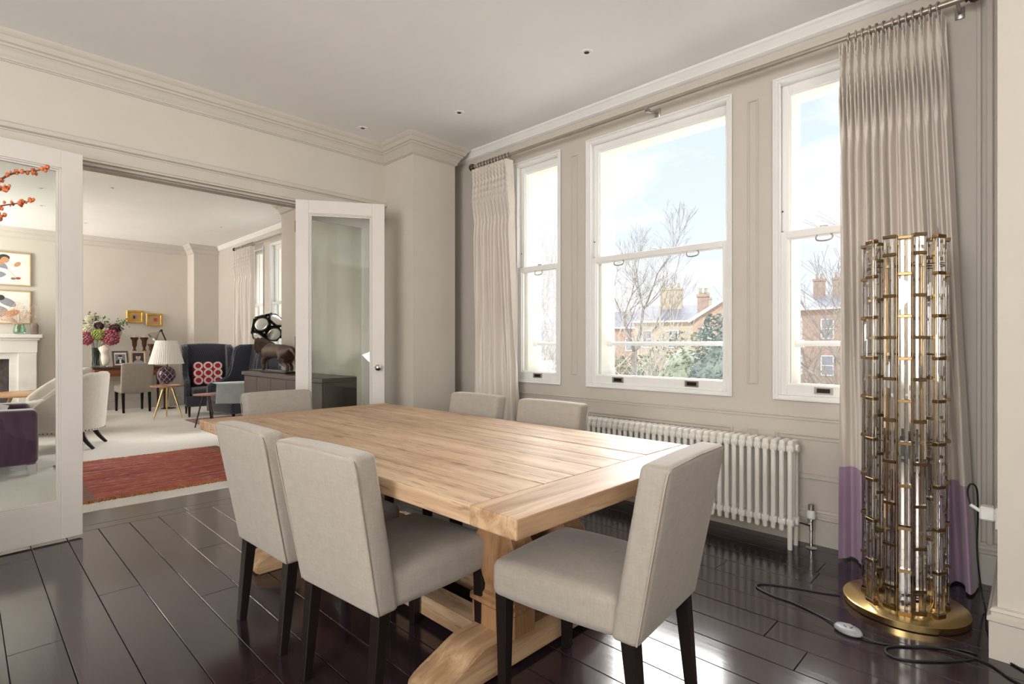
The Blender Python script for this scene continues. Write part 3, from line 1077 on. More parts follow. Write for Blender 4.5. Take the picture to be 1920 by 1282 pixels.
# ------------------------------------------------------------------ dining table
T = thing('dining_table', 'long reclaimed oak trestle dining table in the middle of the dark floor', 'table', (1.60, 2.22, 0))
HX, HY, TT, TB = 0.625, 1.285, 0.76, 0.703
BE = 0.178
nb = 8
bw = 2 * HX / nb
for i in range(nb):
    a = -HX + i * bw
    g0 = 0.0007 if i % 2 else 0.0022
    g1 = 0.0022 if i % 2 else 0.0007
    dz = rnd.uniform(-0.0012, 0.0006)
    o = obj('plank', bx(a + g0, a + bw - g1, -HY + BE + 0.0015, HY - BE - 0.0015, TB, TT + dz, 0.003, 2), M['oak'], T)
for s in (-1, 1):
    y0, y1 = (-HY, -HY + BE) if s < 0 else (HY - BE, HY)
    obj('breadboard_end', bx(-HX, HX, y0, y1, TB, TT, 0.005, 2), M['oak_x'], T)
BX = 0.150
for s in (-1, 1):
    yc = s * 0.76
    # foot beam with rounded scroll ends
    prof = []
    L, h = 0.52, 0.135
    half = [(0.355, 0.028), (0.385, 0.0), (0.51, 0.0), (0.527, 0.010), (0.534, 0.030), (0.528, 0.052), (0.508, 0.068), (0.475, 0.077), (0.445, 0.082), (0.420, 0.091), (0.398, 0.106), (0.378, 0.121), (0.352, 0.131), (0.318, h)]
    pts = half + [(-x, z) for x, z in half[::-1]]
    bm = NB()
    lo_ = [bm.verts.new((x, yc - 0.085, z)) for x, z in pts]
    hi_ = [bm.verts.new((x, yc + 0.085, z)) for x, z in pts]
    n_ = len(pts)
    bm.faces.new(lo_)
    bm.faces.new(hi_[::-1])
    for j in range(n_):
        bm.faces.new((lo_[j], lo_[(j + 1) % n_], hi_[(j + 1) % n_], hi_[j]))
    bmesh.ops.bevel(bm, geom=[e for e in bm.edges if abs(e.verts[0].co.y - e.verts[1].co.y) < 1e-5], offset=0.006, segments=2, affect='EDGES')
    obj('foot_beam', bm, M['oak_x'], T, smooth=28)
    # top bearer with a moulded step
    bm = box(NB(), -0.44, 0.44, yc - 0.10, yc + 0.10, 0.672, TB, 0.004)
    box(bm, -0.40, 0.40, yc - 0.085, yc + 0.085, 0.645, 0.672, 0.006)
    obj('top_bearer', bm, M['oak_x'], T)
    # pair of vase-profiled uprights
    PR = [(0.135, 0.066, 0.115), (0.215, 0.066, 0.115), (0.222, 0.072, 0.122), (0.238, 0.072, 0.122), (0.245, 0.062, 0.108), (0.258, 0.062, 0.108), (0.266, 0.050, 0.070), (0.285, 0.047, 0.062), (0.305, 0.055, 0.078), (0.33, 0.066, 0.112), (0.36, 0.072, 0.132), (0.39, 0.074, 0.138), (0.42, 0.072, 0.130), (0.46, 0.064, 0.104), (0.50, 0.057, 0.082), (0.54, 0.054, 0.076), (0.58, 0.056, 0.084), (0.61, 0.062, 0.098), (0.622, 0.070, 0.112), (0.645, 0.070, 0.112)]
    for sx in (-1, 1):
        bm = NB()
        rings = []
        for z, ax_, ay_ in PR:
            c_ = 0.012
            ring = [(-ax_ + c_, -ay_), (ax_ - c_, -ay_), (ax_, -ay_ + c_), (ax_, ay_ - c_), (ax_ - c_, ay_), (-ax_ + c_, ay_), (-ax_, ay_ - c_), (-ax_, -ay_ + c_)]
            rings.append([bm.verts.new((sx * BX + p, yc + q, z)) for p, q in ring])
        for r0, r1 in zip(rings, rings[1:]):
            for j in range(8):
                bm.faces.new((r0[j], r0[(j + 1) % 8], r1[(j + 1) % 8], r1[j]))
        bm.faces.new(rings[0])
        bm.faces.new(rings[-1])
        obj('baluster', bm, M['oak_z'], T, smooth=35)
for sx in (-1, 1):
    obj('stretcher', bx(sx * BX - 0.055, sx * BX + 0.055, -0.675, 0.675, 0.03, 0.115, 0.004), M['oak'], T)
# two short wooden pegs proud of the long edge
obj('peg', bx(-HX - 0.003, -HX + 0.02, -0.36, -0.342, 0.722, 0.738), M['mahogany_dark'], T)

# ------------------------------------------------------------------ dining chairs (local +X is the way one sits)
SB = 0.345


def lean(z):
    return -(z - SB) * 0.19


def chair_leg(fx_, fy_, rear):
    bm = NB()
    t0, t1 = 0.023, 0.016
    sx = -0.035 if rear else 0.0
    top = [(fx_ - t0, fy_ - t0), (fx_ + t0, fy_ - t0), (fx_ + t0, fy_ + t0), (fx_ - t0, fy_ + t0)]
    bot = [(fx_ + sx - t1, fy_ - t1), (fx_ + sx + t1, fy_ - t1), (fx_ + sx + t1, fy_ + t1), (fx_ + sx - t1, fy_ + t1)]
    a = [bm.verts.new((x, y, SB + 0.01)) for x, y in top]
    b_ = [bm.verts.new((x, y, 0.0)) for x, y in bot]
    bm.faces.new(a)
    bm.faces.new(b_)
    for j in range(4):
        bm.faces.new((b_[j], b_[(j + 1) % 4], a[(j + 1) % 4], a[j]))
    bmesh.ops.bevel(bm, geom=list(bm.edges), offset=0.002, segments=1, affect='EDGES')
    return bm


def make_dining_chair(label, group, fabric):
    t = thing('dining_chair', label, 'chair', (0, 0, 0), 0, group)
    # seat: boxed cushion, crowned on top, slightly deeper at the front
    def fseat(q):
        return Vector((q.x, q.y * (1.0 + 0.03 * (q.x / 0.25)), q.z))
    obj('seat', rbox(NB(), 0.235, 0.222, 0.062, 0.030, (0.035, 0, SB + 0.062), (0.006, 0.006, 0.040), 8, fseat), fabric, t, smooth=180)
    def fback(q):
        z = q.z
        wid = 1.0 + 0.035 * (z - SB) / 0.5
        return Vector((q.x + lean(z), q.y * wid, z + 0.005 * (1 - (q.y / 0.24) ** 2) * (1 if z > 0.6 else 0)))
    bk = obj('backrest', rbox(NB(), 0.045, 0.225, 0.262, 0.020, (-0.225, 0, SB + 0.262), (0.006, 0.004, 0.0), 8, fback), fabric, t, smooth=180)
    bm = NB()
    for xo in (-0.2685, ):
        pl = []
        for (y, z) in ((-0.2235, SB + 0.01), (-0.226, SB + 0.25), (-0.228, SB + 0.48), (-0.222, SB + 0.508), (-0.20, SB + 0.518), (0, SB + 0.524), (0.20, SB + 0.5185), (0.222, SB + 0.508), (0.228, SB + 0.48), (0.226, SB + 0.25), (0.2235, SB + 0.01)):
            pl.append((xo + 0.004 + lean(z), y * (1.0 + 0.035 * (z - SB) / 0.5), z))
        tube(bm, pl, 0.0026, 6)
    obj('back_seam', bm, M['seam'], bk, smooth=60)
    for fx_, rear in ((0.235, False), (-0.235, True)):
        for s in (-1, 1):
            obj('leg', chair_leg(fx_, s * 0.195, rear), M['wenge'], t, smooth=30)
    return t


GR = 'linen dining chairs round the oak table'
c0 = make_dining_chair('linen dining chair showing us its back, nearest one on the left long side', GR, M['linen'])
c0.location = (1.15, 1.705, 0)
c0.rotation_euler = (0, 0, R(5))
dup(c0, (1.135, 2.30, 0), R(2), 'linen dining chair on the left long side, half hidden behind the nearest one there')
dup(c0, (1.515, 1.085, 0), R(95.5), 'linen dining chair alone at the near short end of the table')
dup(c0, (1.57, 3.50, 0), R(-88), 'linen dining chair at the far short end of the table, before the folding doors')
dup(c0, (2.085, 2.665, 0), R(180), 'linen dining chair on the window side of the table, beside the left curtain')
dup(c0, (2.085, 2.015, 0), R(181), 'linen dining chair on the window side of the table, just in front of the radiator')

# ------------------------------------------------------------------ radiator
NS = 34
RY0, RP = 1.03, 0.0465
rad = thing('radiator', 'long white column radiator under the middle window', 'radiator', (3.44, RY0, 0))


def section_bm(feet):
    bm = NB()
    xs = (-0.052, 0.0, 0.052)
    z0, z1 = 0.112, 0.622
    pts = [(xs[0], 0, z0 + 0.03)]
    for x_ in (xs[0], xs[2]):
        zb = 0.0 if feet else z0
        tube(bm, [(x_, 0, zb), (x_, 0, z0 + 0.02), (x_, 0, z1 - 0.02), (x_ * 0.86, 0, z1 - 0.004), (x_ * 0.55, 0, z1 + 0.004)], [0.0135, 0.0145, 0.0145, 0.0135, 0.010], 10)
        if not feet:
            blob(bm, (x_, 0, z0), 0.0142, 2)
    tube(bm, [(0, 0, z0 + 0.01), (0, 0, z1 - 0.02)], 0.0125, 10)
    for z in (z0 + 0.045, z1 - 0.035):
        rbox(bm, 0.066, 0.0218, 0.024, 0.016, (0, 0, z), n=2)
        tube(bm, [(0, -0.0233, z), (0, 0.0233, z)], 0.017, 12)
    rbox(bm, 0.062, 0.0175, 0.030, 0.016, (0, 0, z1 - 0.016), n=2)
    return bm


s0 = obj('radiator_section', section_bm(True), M['radiator'], rad, smooth=50)
s1 = obj('radiator_section', section_bm(False), M['radiator'], rad, smooth=50)
s1.location = (0, RP, 0)
for i in range(2, NS):
    o = (s0 if i == NS - 1 else s1).copy()
    C.objects.link(o)
    o.parent = rad
    o.location = (0, RP * i, 0)
bm = NB()
for z in (0.157, 0.587):
    lathe(bm, [(0.02, -0.034), (0.024, -0.03), (0.024, -0.018), (0.018, -0.012)], (0, 0, z), 14, 'Y')
obj('end_plug', bm, M['radiator'], rad, smooth=40)
v = obj('valve', tube(lathe(NB(), [(0.028, 0.0), (0.030, 0.003), (0.012, 0.009), (0.0085, 0.011), (0.0085, 0.10), (0.013, 0.105), (0.013, 0.155), (0.018, 0.16), (0.018, 0.172)], (0.06, -0.082, 0), 18), [(0.055, -0.075, 0.135), (0.0, -0.03, 0.157)], 0.009, 10), M['chrome'], rad, smooth=40)
obj('valve_head', lathe(NB(), [(0.016, 0.172), (0.0225, 0.178), (0.0235, 0.215), (0.018, 0.222), (0.017, 0.224)], (0.06, -0.082, 0), 18), M['plastic'], v, smooth=40)
obj('valve_cap', lathe(NB(), [(0.0165, 0.224), (0.0165, 0.252), (0.012, 0.257), (0, 0.257)], (0.06, -0.082, 0), 18), M['steel'], v, smooth=40)

# ------------------------------------------------------------------ curtains and pole


def curtain_surface(bm, x, yt, yb, zt, zb, n, z_from, z_to, seed, amp=0.032, pinch_z=0.13, rows=46):
    r_ = random.Random(seed)
    ph = [r_.uniform(-1.1, 1.1) for _ in range(n + 2)]
    am = [r_.uniform(0.45, 1.5) for _ in range(n + 2)]
    cols = n * 18
    grid = []
    for i in range(rows + 1):
        z = z_from + (z_to - z_from) * (i / rows) ** (1.9 if z_from > 2 else 1.0)
        v_ = (zt - z) / (zt - zb)
        row = []
        dz = zt - z
        pin = math.exp(-((dz - pinch_z) / 0.06) ** 2)
        for j in range(cols + 1):
            u = j / 18
            k = int(min(n - 1, math.floor(u)))
            f = u - k - 0.5
            wf = 1.0 - 0.80 * pin - 0.10 * math.exp(-(dz / 0.05) ** 2)
            near = min(1.0, max(0.0, (dz - pinch_z) / 0.30))
            uu = (k + 0.5 + f) / n
            soft = min(1, max(0, (dz - 0.25) / 1.2))
            uu += ph[k] * 0.22 / n * soft * math.cos(PI * f) + 0.10 / n * soft * math.sin(3.1 * v_ + k * 1.3)
            y = (yt[0] + (yt[1] - yt[0]) * uu) * (1 - v_) + (yb[0] + (yb[1] - yb[0]) * uu) * v_
            a = amp * (1 + 0.75 * soft * (am[k] - 0.8)) * (1.0 + 0.55 * v_)
            # heading: each pleat opens into two petals above and below the stitch where it is pinched
            sp_ = 0.03 + (0.20 * min(1, (pinch_z - dz) / pinch_z) if dz < pinch_z else 0.22 * min(1, (dz - pinch_z) / 0.22))
            bw_ = 0.085 + 0.03 * min(1, abs(dz - pinch_z) / 0.15)
            bump = max(math.exp(-((f - sp_) / bw_) ** 2), math.exp(-((f + sp_) / bw_) ** 2))
            head = 2 * bump - 1
            near = min(1.0, max(0.0, (dz - pinch_z - 0.12) / 0.40))
            near = near * near * (3 - 2 * near)
            mg = min(0.85, max(0.0, (v_ - 0.12) * 1.25))
            full = math.cos(2 * PI * f) * (1 - mg) + mg * math.cos(2 * PI * u / 2.45 + seed + 0.9 * math.sin(u * 0.8))
            full = math.copysign(abs(full) ** 0.75, full)
            wv = head * (1 - near) + full * near
            xx = x - a * (1.0 + 0.35 * (1 - near)) * wv
            xx += 0.018 * soft * noise.noise(Vector((u * 0.6, v_ * 2.0, seed)))
            xx += 0.004 * noise.noise(Vector((u * 2.2, z * 7.0, seed + 9)))
            row.append(bm.verts.new((xx, y, z)))
        grid.append(row)
    for r0, r1 in zip(grid, grid[1:]):
        for j in range(cols):
            bm.faces.new((r0[j], r0[j + 1], r1[j + 1], r1[j]))
    return bm


def curtain(label, x, yt, yb, zt, zb, n, seed, band_z=0.52, band=True, name='curtain'):
    root = thing(name, label, 'curtain', (x, (yb[0] + yb[1]) / 2, zb))
    inv = root.location
    for part, zf, z2, m, rows in (('drape', zt, band_z if band else zb, 'curtain', 110), ('hem_band', band_z, zb, 'purple', 16)):
        if part == 'hem_band' and not band:
            continue
        bm = curtain_surface(NB(), x, yt, yb, zt, zb, n, zf, z2, seed, rows=rows)
        bmesh.ops.translate(bm, verts=bm.verts, vec=-Vector(inv))
        o = obj(part, bm, M[m], root, smooth=180)
    return root


PZ, PX = 2.905, 3.45
pole = thing('curtain_pole', 'long taupe metal curtain pole above the three windows', 'curtain pole', (PX, 2.0, PZ))
obj('rod', tube(NB(), [(0, -1.75, 0), (0, 1.86, 0)], 0.0165, 16), M['pole'], pole, smooth=50)
for s, y in ((1, 1.86), (-1, -1.75)):
    obj('finial', lathe(NB(), [(0.017, y), (0.024, y + s * 0.005), (0.018, y + s * 0.014), (0.031, y + s * 0.022), (0.036, y + s * 0.036), (0.031, y + s * 0.052), (0.016, y + s * 0.06), (0, y + s * 0.062)], (0, 0, 0), 18, 'Y'), M['bronze'], pole, smooth=40)
bm = box(NB(), 0.142, 0.15, -0.022, 0.022, -0.035, 0.035, 0.002)
tube(bm, smooth_path([(0.145, 0, 0.0), (0.09, 0, -0.004), (0.03, 0, -0.028), (0.0, 0, -0.022)], 6), 0.008, 10)
tube(bm, [(0.0, -0.012, -0.017), (0.0, 0.012, -0.017)], 0.022, 14)
obj('bracket', bm, M['steel'], pole, smooth=50)
for y in (1.82, -1.72):
    bm = box(NB(), 0.142, 0.15, y - 0.02, y + 0.02, -0.03, 0.03, 0.002)
    tube(bm, [(0.145, y, 0), (0.0, y, 0)], 0.008, 10)
    obj('bracket', bm, M['steel'], pole, smooth=50)


def ring_mesh():
    bm = NB()
    pts = [(0.0275 * math.cos(2 * PI * k / 20), 0, 0.0275 * math.sin(2 * PI * k / 20) - 0.006) for k in range(20)]
    tube(bm, pts, 0.0052, 6, closed=True)
    tube(bm, [(0, 0, -0.032), (0, 0, -0.050)], 0.0022, 6)
    return bm


ring0 = None
for (ya, yb_, n) in ((0.335, 0.76, 13), (3.385, 3.815, 11)):
    for i in range(n):
        yy = ya + (yb_ - ya) * (i + 0.5) / n - 2.0
        if ring0 is None:
            ring0 = obj('ring', ring_mesh(), M['pole'], pole, smooth=60)
            o = ring0
        else:
            o = ring0.copy()
            C.objects.link(o)
            o.parent = pole
        o.location = (0, yy, 0)
        o.rotation_euler = (0, 0, rnd.uniform(-0.25, 0.25))

curtain('beige silk curtain with purple hem band behind the gold lamp', 3.425, (0.325, 0.79), (0.20, 0.785), 2.858, 0.012, 13, 4)
curtain('beige silk curtain at the left end of the windows, beside the wall pier', 3.43, (3.37, 3.845), (3.21, 3.86), 2.858, 0.012, 11, 7)

# ------------------------------------------------------------------ gold lamp
LX, LY = 2.997, 0.429
lamp = thing('floor_lamp', 'tall gold floor lamp made of stacked crystal bars', 'lamp', (LX, LY, 0))
obj('base', lathe(NB(), [(0, 0.0), (0.228, 0.0), (0.235, 0.004), (0.237, 0.03), (0.232, 0.034), (0, 0.034)], (0, 0, 0), 72), M['gold'], lamp, smooth=40)
obj('pole', tube(NB(), [(0, 0, 0.034), (0, 0, 1.60)], 0.014, 14), M['brass'], lamp, smooth=40)
bm = NB()
for z in (0.35, 0.75, 1.15, 1.55):
    lathe(bm, [(0.014, z), (0.034, z), (0.034, z + 0.012), (0.014, z + 0.012)], (0, 0, 0), 20)
    for a in range(7):
        t = 2 * PI * a / 7
        tube(bm, [(0.02 * math.cos(t), 0.02 * math.sin(t), z + 0.006), (0.118 * math.cos(t), 0.118 * math.sin(t), z + 0.006)], 0.003, 6)
obj('spider', bm, M['brass'], lamp, smooth=40)
bm = NB()
for z in (1.0,):
    for s in (-1, 1):
        lathe(bm, [(0.0, z), (0.012, z + 0.002), (0.012, z + 0.05), (0.016, z + 0.06), (0.016, z + 0.10), (0.0, z + 0.115)], (s * 0.035, 0, 0), 14)
obj('bulb', bm, M['plastic'], lamp, smooth=40)
NC = 14
ST = 0.183
Hc = 1.655
bar_me, clip_me = None, None


def bar_bm(h):
    bm = NB()
    w, d = 0.0215, 0.009
    prof = [(-w, -0.006), (-w * 0.94, -0.008), (w * 0.94, -0.008), (w, -0.006), (w * 0.72, 0.002), (w * 0.10, 0.014), (-w * 0.10, 0.014), (-w * 0.72, 0.002)]
    a = [bm.verts.new((p, q, 0)) for p, q in prof]
    b_ = [bm.verts.new((p, q, h)) for p, q in prof]
    bm.faces.new(a[::-1])
    bm.faces.new(b_)
    for j in range(8):
        bm.faces.new((a[j], a[(j + 1) % 8], b_[(j + 1) % 8], b_[j]))
    return bm


def clip_bm():
    bm = box(NB(), -0.025, 0.025, -0.011, 0.015, 0, 0.014, 0.0015)
    return bm


def mesh_of(bm, m, name):
    bmesh.ops.recalc_face_normals(bm, faces=bm.faces)
    me = bpy.data.meshes.new(name)
    bm.to_mesh(me)
    bm.free()
    me.materials.append(m)
    return me


bars = {}
clip_me = mesh_of(clip_bm(), M['brass'], 'bracket')
for c_ in range(NC):
    t = 2 * PI * (c_ + 0.35) / NC
    r_ = 0.155 if c_ % 2 else 0.122
    off = 0.0 if c_ % 2 else ST / 2
    zs = [0.034]
    z = 0.034 + (ST if not off else off)
    while z < Hc - 0.06:
        zs.append(z)
        z += ST
    zs.append(Hc + (0.0 if c_ % 2 else 0.014))
    rot = t + PI / 2
    px_, py_ = r_ * math.cos(t), r_ * math.sin(t)
    for i, z in enumerate(zs):
        o = bpy.data.objects.new('bracket', clip_me)
        C.objects.link(o)
        o.parent = lamp
        o.location = (px_, py_, z)
        o.rotation_euler = (0, 0, rot)
        if i < len(zs) - 1:
            h = round(zs[i + 1] - z - 0.014, 4)
            if h not in bars:
                bars[h] = mesh_of(bar_bm(h), M['crystal'], 'crystal_bar')
            o = bpy.data.objects.new('crystal_bar', bars[h])
            C.objects.link(o)
            o.parent = lamp
            o.location = (px_, py_, z + 0.014)
            o.rotation_euler = (0, 0, rot)
    # slim brass stiles behind the inner columns
    if c_ % 2:
        continue
    bm = NB()
    q = Vector((math.cos(t), math.sin(t), 0))
    s_ = Vector((-math.sin(t), math.cos(t), 0))
    for e in (-1, 1):
        p = q * (r_ - 0.004) + s_ * 0.0245 * e
        tube(bm, [(p.x, p.y, 0.034), (p.x, p.y, zs[-1] + 0.01)], 0.0022, 6)
    obj('stile', bm, M['brass'], lamp)

# cable, foot switch, plug
cab = thing('power_cable', 'black lamp cable looping on the floor with an oval foot switch', 'cable', (2.6, 0.55, 0))
inv = Vector(cab.location)


def flat(pts, r=0.0036, n=10):
    bm = tube(NB(), smooth_path(pts, n), r, 8)
    bmesh.ops.translate(bm, verts=bm.verts, vec=-inv)
    return bm


z_ = 0.004
obj('cable', flat([(2.93, 0.668, z_), (2.90, 0.74, z_), (2.86, 0.86, z_), (2.80, 0.975, z_), (2.74, 0.985, z_), (2.70, 0.90, z_), (2.69, 0.80, z_), (2.645, 0.68, z_), (2.60, 0.60, 0.010)]), M['black'], cab, smooth=60)
obj('cable', flat([(2.565, 0.52, 0.010), (2.57, 0.45, z_), (2.62, 0.36, z_), (2.70, 0.265, z_), (2.74, 0.20, z_), (2.73, 0.155, z_), (2.66, 0.19, z_), (2.56, 0.28, z_), (2.50, 0.36, z_), (2.50, 0.41, z_), (2.555, 0.42, z_), (2.615, 0.37, z_), (2.67, 0.30, 0.008), (2.70, 0.215, 0.008), (2.69, 0.13, z_), (2.62, 0.06, z_), (2.60, 0.0, z_), (2.66, -0.02, z_), (2.72, 0.03, z_), (2.80, 0.10, z_), (3.0, 0.145, z_), (3.2, 0.16, 0.008), (3.25, 0.175, 0.06), (3.22, 0.19, 0.25), (3.17, 0.185, 0.42), (3.12, 0.185, 0.56), (3.03, 0.20, 0.60), (2.955, 0.205, 0.58), (2.93, 0.195, 0.535)], 0.0036, 10), M['black'], cab, smooth=60)
bm = lathe(NB(), [(0, -0.0115), (0.040, -0.0115), (0.049, -0.006), (0.050, 0.0), (0.044, 0.008), (0.028, 0.013), (0, 0.0145)], (0, 0, 0), 32)
bmesh.ops.scale(bm, verts=bm.verts, vec=(1.12, 0.78, 1))
bmesh.ops.rotate(bm, verts=bm.verts, cent=(0, 0, 0), matrix=Matrix.Rotation(R(70), 3, 'Z'))
bmesh.ops.translate(bm, verts=bm.verts, vec=Vector((2.583, 0.56, 0.0125)) - inv)
sw = obj('foot_switch', bm, M['grey_plastic'], cab, smooth=180)
bm = lathe(NB(), [(0, 0.004), (0.016, 0.004), (0.017, 0.0), (0.013, -0.006)], (0, 0, 0), 20)
bmesh.ops.translate(bm, verts=bm.verts, vec=Vector((2.583, 0.56, 0.0265)) - inv)
obj('switch_button', bm, M['steel'], sw, smooth=40)
bm = box(NB(), 2.90, 2.955, 0.1165, 0.165, 0.485, 0.54, 0.006)
tube(bm, [(2.93, 0.165, 0.515), (2.93, 0.195, 0.535)], 0.007, 8)
bmesh.ops.translate(bm, verts=bm.verts, vec=-inv)
obj('plug', bm, M['plastic'], cab)
sk = thing('wall_socket', 'white wall socket low on the side of the near right wall pier', 'socket', (2.93, 0.105, 0.51))
obj('face_plate', bx(-0.073, 0.073, 0.0, 0.010, -0.043, 0.043, 0.003), M['plastic'], sk)
obj('rocker', bx(-0.045, -0.03, 0.010, 0.014, -0.012, 0.012, 0.002), M['plastic'], sk)

# ------------------------------------------------------------------ recessed ceiling lights
ceil_lab = [((2.89, 2.126), 'small recessed ceiling light nearest the window wall middle'), ((2.90, 3.439), 'small recessed ceiling light before the wall pier cornice'), ((2.507, 4.302), 'small recessed ceiling light tight against the partition cornice'),
            ((1.311, 8.153), 'small recessed ceiling light in the next room, seen just under the opening head'), ((3.0, 9.6), 'small recessed ceiling light in the next room, near its window wall'), ((1.389, 10.829), 'small recessed ceiling light in the next room, far left near the door edge'), ((0.70, 8.8), 'small recessed ceiling light seen through the left glazed door, nearer one'), ((0.79, 9.9), 'small recessed ceiling light seen through the left glazed door, farther one')]
dl0 = None
for (x, y), lab in ceil_lab:
    if dl0 is None:
        dl0 = thing('recessed_light', lab, 'ceiling light', (x, y, CEIL), 0, 'recessed ceiling lights')
        obj('trim_ring', lathe(NB(), [(0.016, -0.001), (0.020, -0.004), (0.040, -0.004), (0.044, 0.0)], (0, 0, 0), 28), M['ceiling'], dl0, smooth=40)
        obj('lamp_recess', lathe(NB(), [(0, -0.0012), (0.0165, -0.0012), (0.0175, -0.003)], (0, 0, 0), 20), M['darkmetal'], dl0)
    else:
        dup(dl0, (x, y, CEIL), 0, lab)

# ------------------------------------------------------------------ next room: rugs and seating
kx, ky = 1.37, 6.0
kil = thing('kilim_rug', 'red striped kilim rug with orange fringe on the pale carpet just past the doors', 'rug', (kx, ky, 0.004))
bm = NB()
nx, ny = 44, 30
hw, hd = 0.73, 0.87
top = []
for i in range(nx + 1):
    row = []
    for j in range(ny + 1):
        u, v_ = i / nx * 2 - 1, j / ny * 2 - 1
        wx = hw * u + 0.012 * noise.noise(Vector((v_ * 3, 1.5, u)))
        wy = hd * v_ + 0.022 * noise.noise(Vector((u * 3.5, 0.3, v_ * 0.7)))
        row.append(bm.verts.new((wx, wy, 0.008 + 0.004 * noise.noise(Vector((u * 2.5, v_ * 2.5, 0))))))
    top.append(row)
for r0, r1 in zip(top, top[1:]):
    for j in range(ny):
        bm.faces.new((r0[j], r1[j], r1[j + 1], r0[j + 1]))
ex = bmesh.ops.extrude_face_region(bm, geom=list(bm.faces))
for g in ex['geom']:
    if isinstance(g, bmesh.types.BMVert):
        g.co.z = 0.0005
obj('woven_field', bm, M['kilim'], kil, smooth=40)
bm = NB()
for s in (-1, 1):
    for i in range(150):
        x = -hw + 2 * hw * (i + 0.5) / 150
        y = s * hd + 0.022 * noise.noise(Vector((x / hw * 3.5, 0.3, s * 0.7)))
        d = rnd.uniform(0.035, 0.055)
        tube(bm, [(x, y - s * 0.004, 0.008), (x + rnd.uniform(-0.006, 0.006), y + s * d * 0.5, 0.006), (x + rnd.uniform(-0.012, 0.012), y + s * d, 0.0035)], 0.0042, 4, cap=False)
fr = obj('fringe', bm, M['fringe'], kil)
fr['kind'] = 'stuff'

rr = thing('rose_rug', 'faded rose rug under the navy armchairs', 'rug', (2.98, 8.85, 0.004))
bm = rbox(NB(), 0.50, 0.80, 0.004, 0.003, (0, 0, 0.0045), n=6)
obj('rug_pile', bm, M['rose_rug'], rr, smooth=50)

# aubergine armchair: its padded arm faces the dining room, the seat looks towards the windows
sofa = thing('velvet_armchair', 'dark aubergine velvet armchair behind the left glazed door', 'armchair', (0.03, 7.09, 0.004))
for s in (-1, 1):
    obj('arm', rbox(NB(), 0.475, 0.12, 0.25, 0.05, (0.0, s * 0.40, 0.345), (0.004, 0.006, 0.008), 5), M['velvet'], sofa, smooth=180)
obj('back', rbox(NB(), 0.12, 0.28, 0.32, 0.05, (-0.355, 0.0, 0.42), (0.006, 0, 0.01), 5), M['velvet'], sofa, smooth=180)
obj('seat_base', rbox(NB(), 0.355, 0.28, 0.10, 0.03, (0.12, 0.0, 0.20), n=4), M['velvet'], sofa, smooth=180)
obj('seat_cushion', rbox(NB(), 0.355, 0.275, 0.075, 0.045, (0.125, 0, 0.375), (0.01, 0.005, 0.02), 5), M['velvet'], sofa, smooth=180)


def fb(q):
    return Vector((q.x - (q.z - 0.45) * 0.25, q.y, q.z))


obj('back_cushion', rbox(NB(), 0.12, 0.27, 0.19, 0.08, (-0.02, 0, 0.62), (0.06, 0.02, 0.01), 5, fb), M['velvet'], sofa, smooth=180)
for sx in (-1, 1):
    for sy in (-1, 1):
        obj('leg', bx(sx * 0.43 - 0.035, sx * 0.43 + 0.035, sy * 0.455 - 0.05, sy * 0.455 + 0.05, 0.0, 0.10, 0.003), M['chrome'], sofa)
o = tag(obj('magazine', bx(-0.07, 0.07, -0.10, 0.10, -0.003, 0.003, 0.001), M['paper']), 'magazine propped on the aubergine armchair', 'magazine')
o.location = (0.24, 7.05, 0.57)
o.rotation_euler = (R(15), R(-62), R(20))


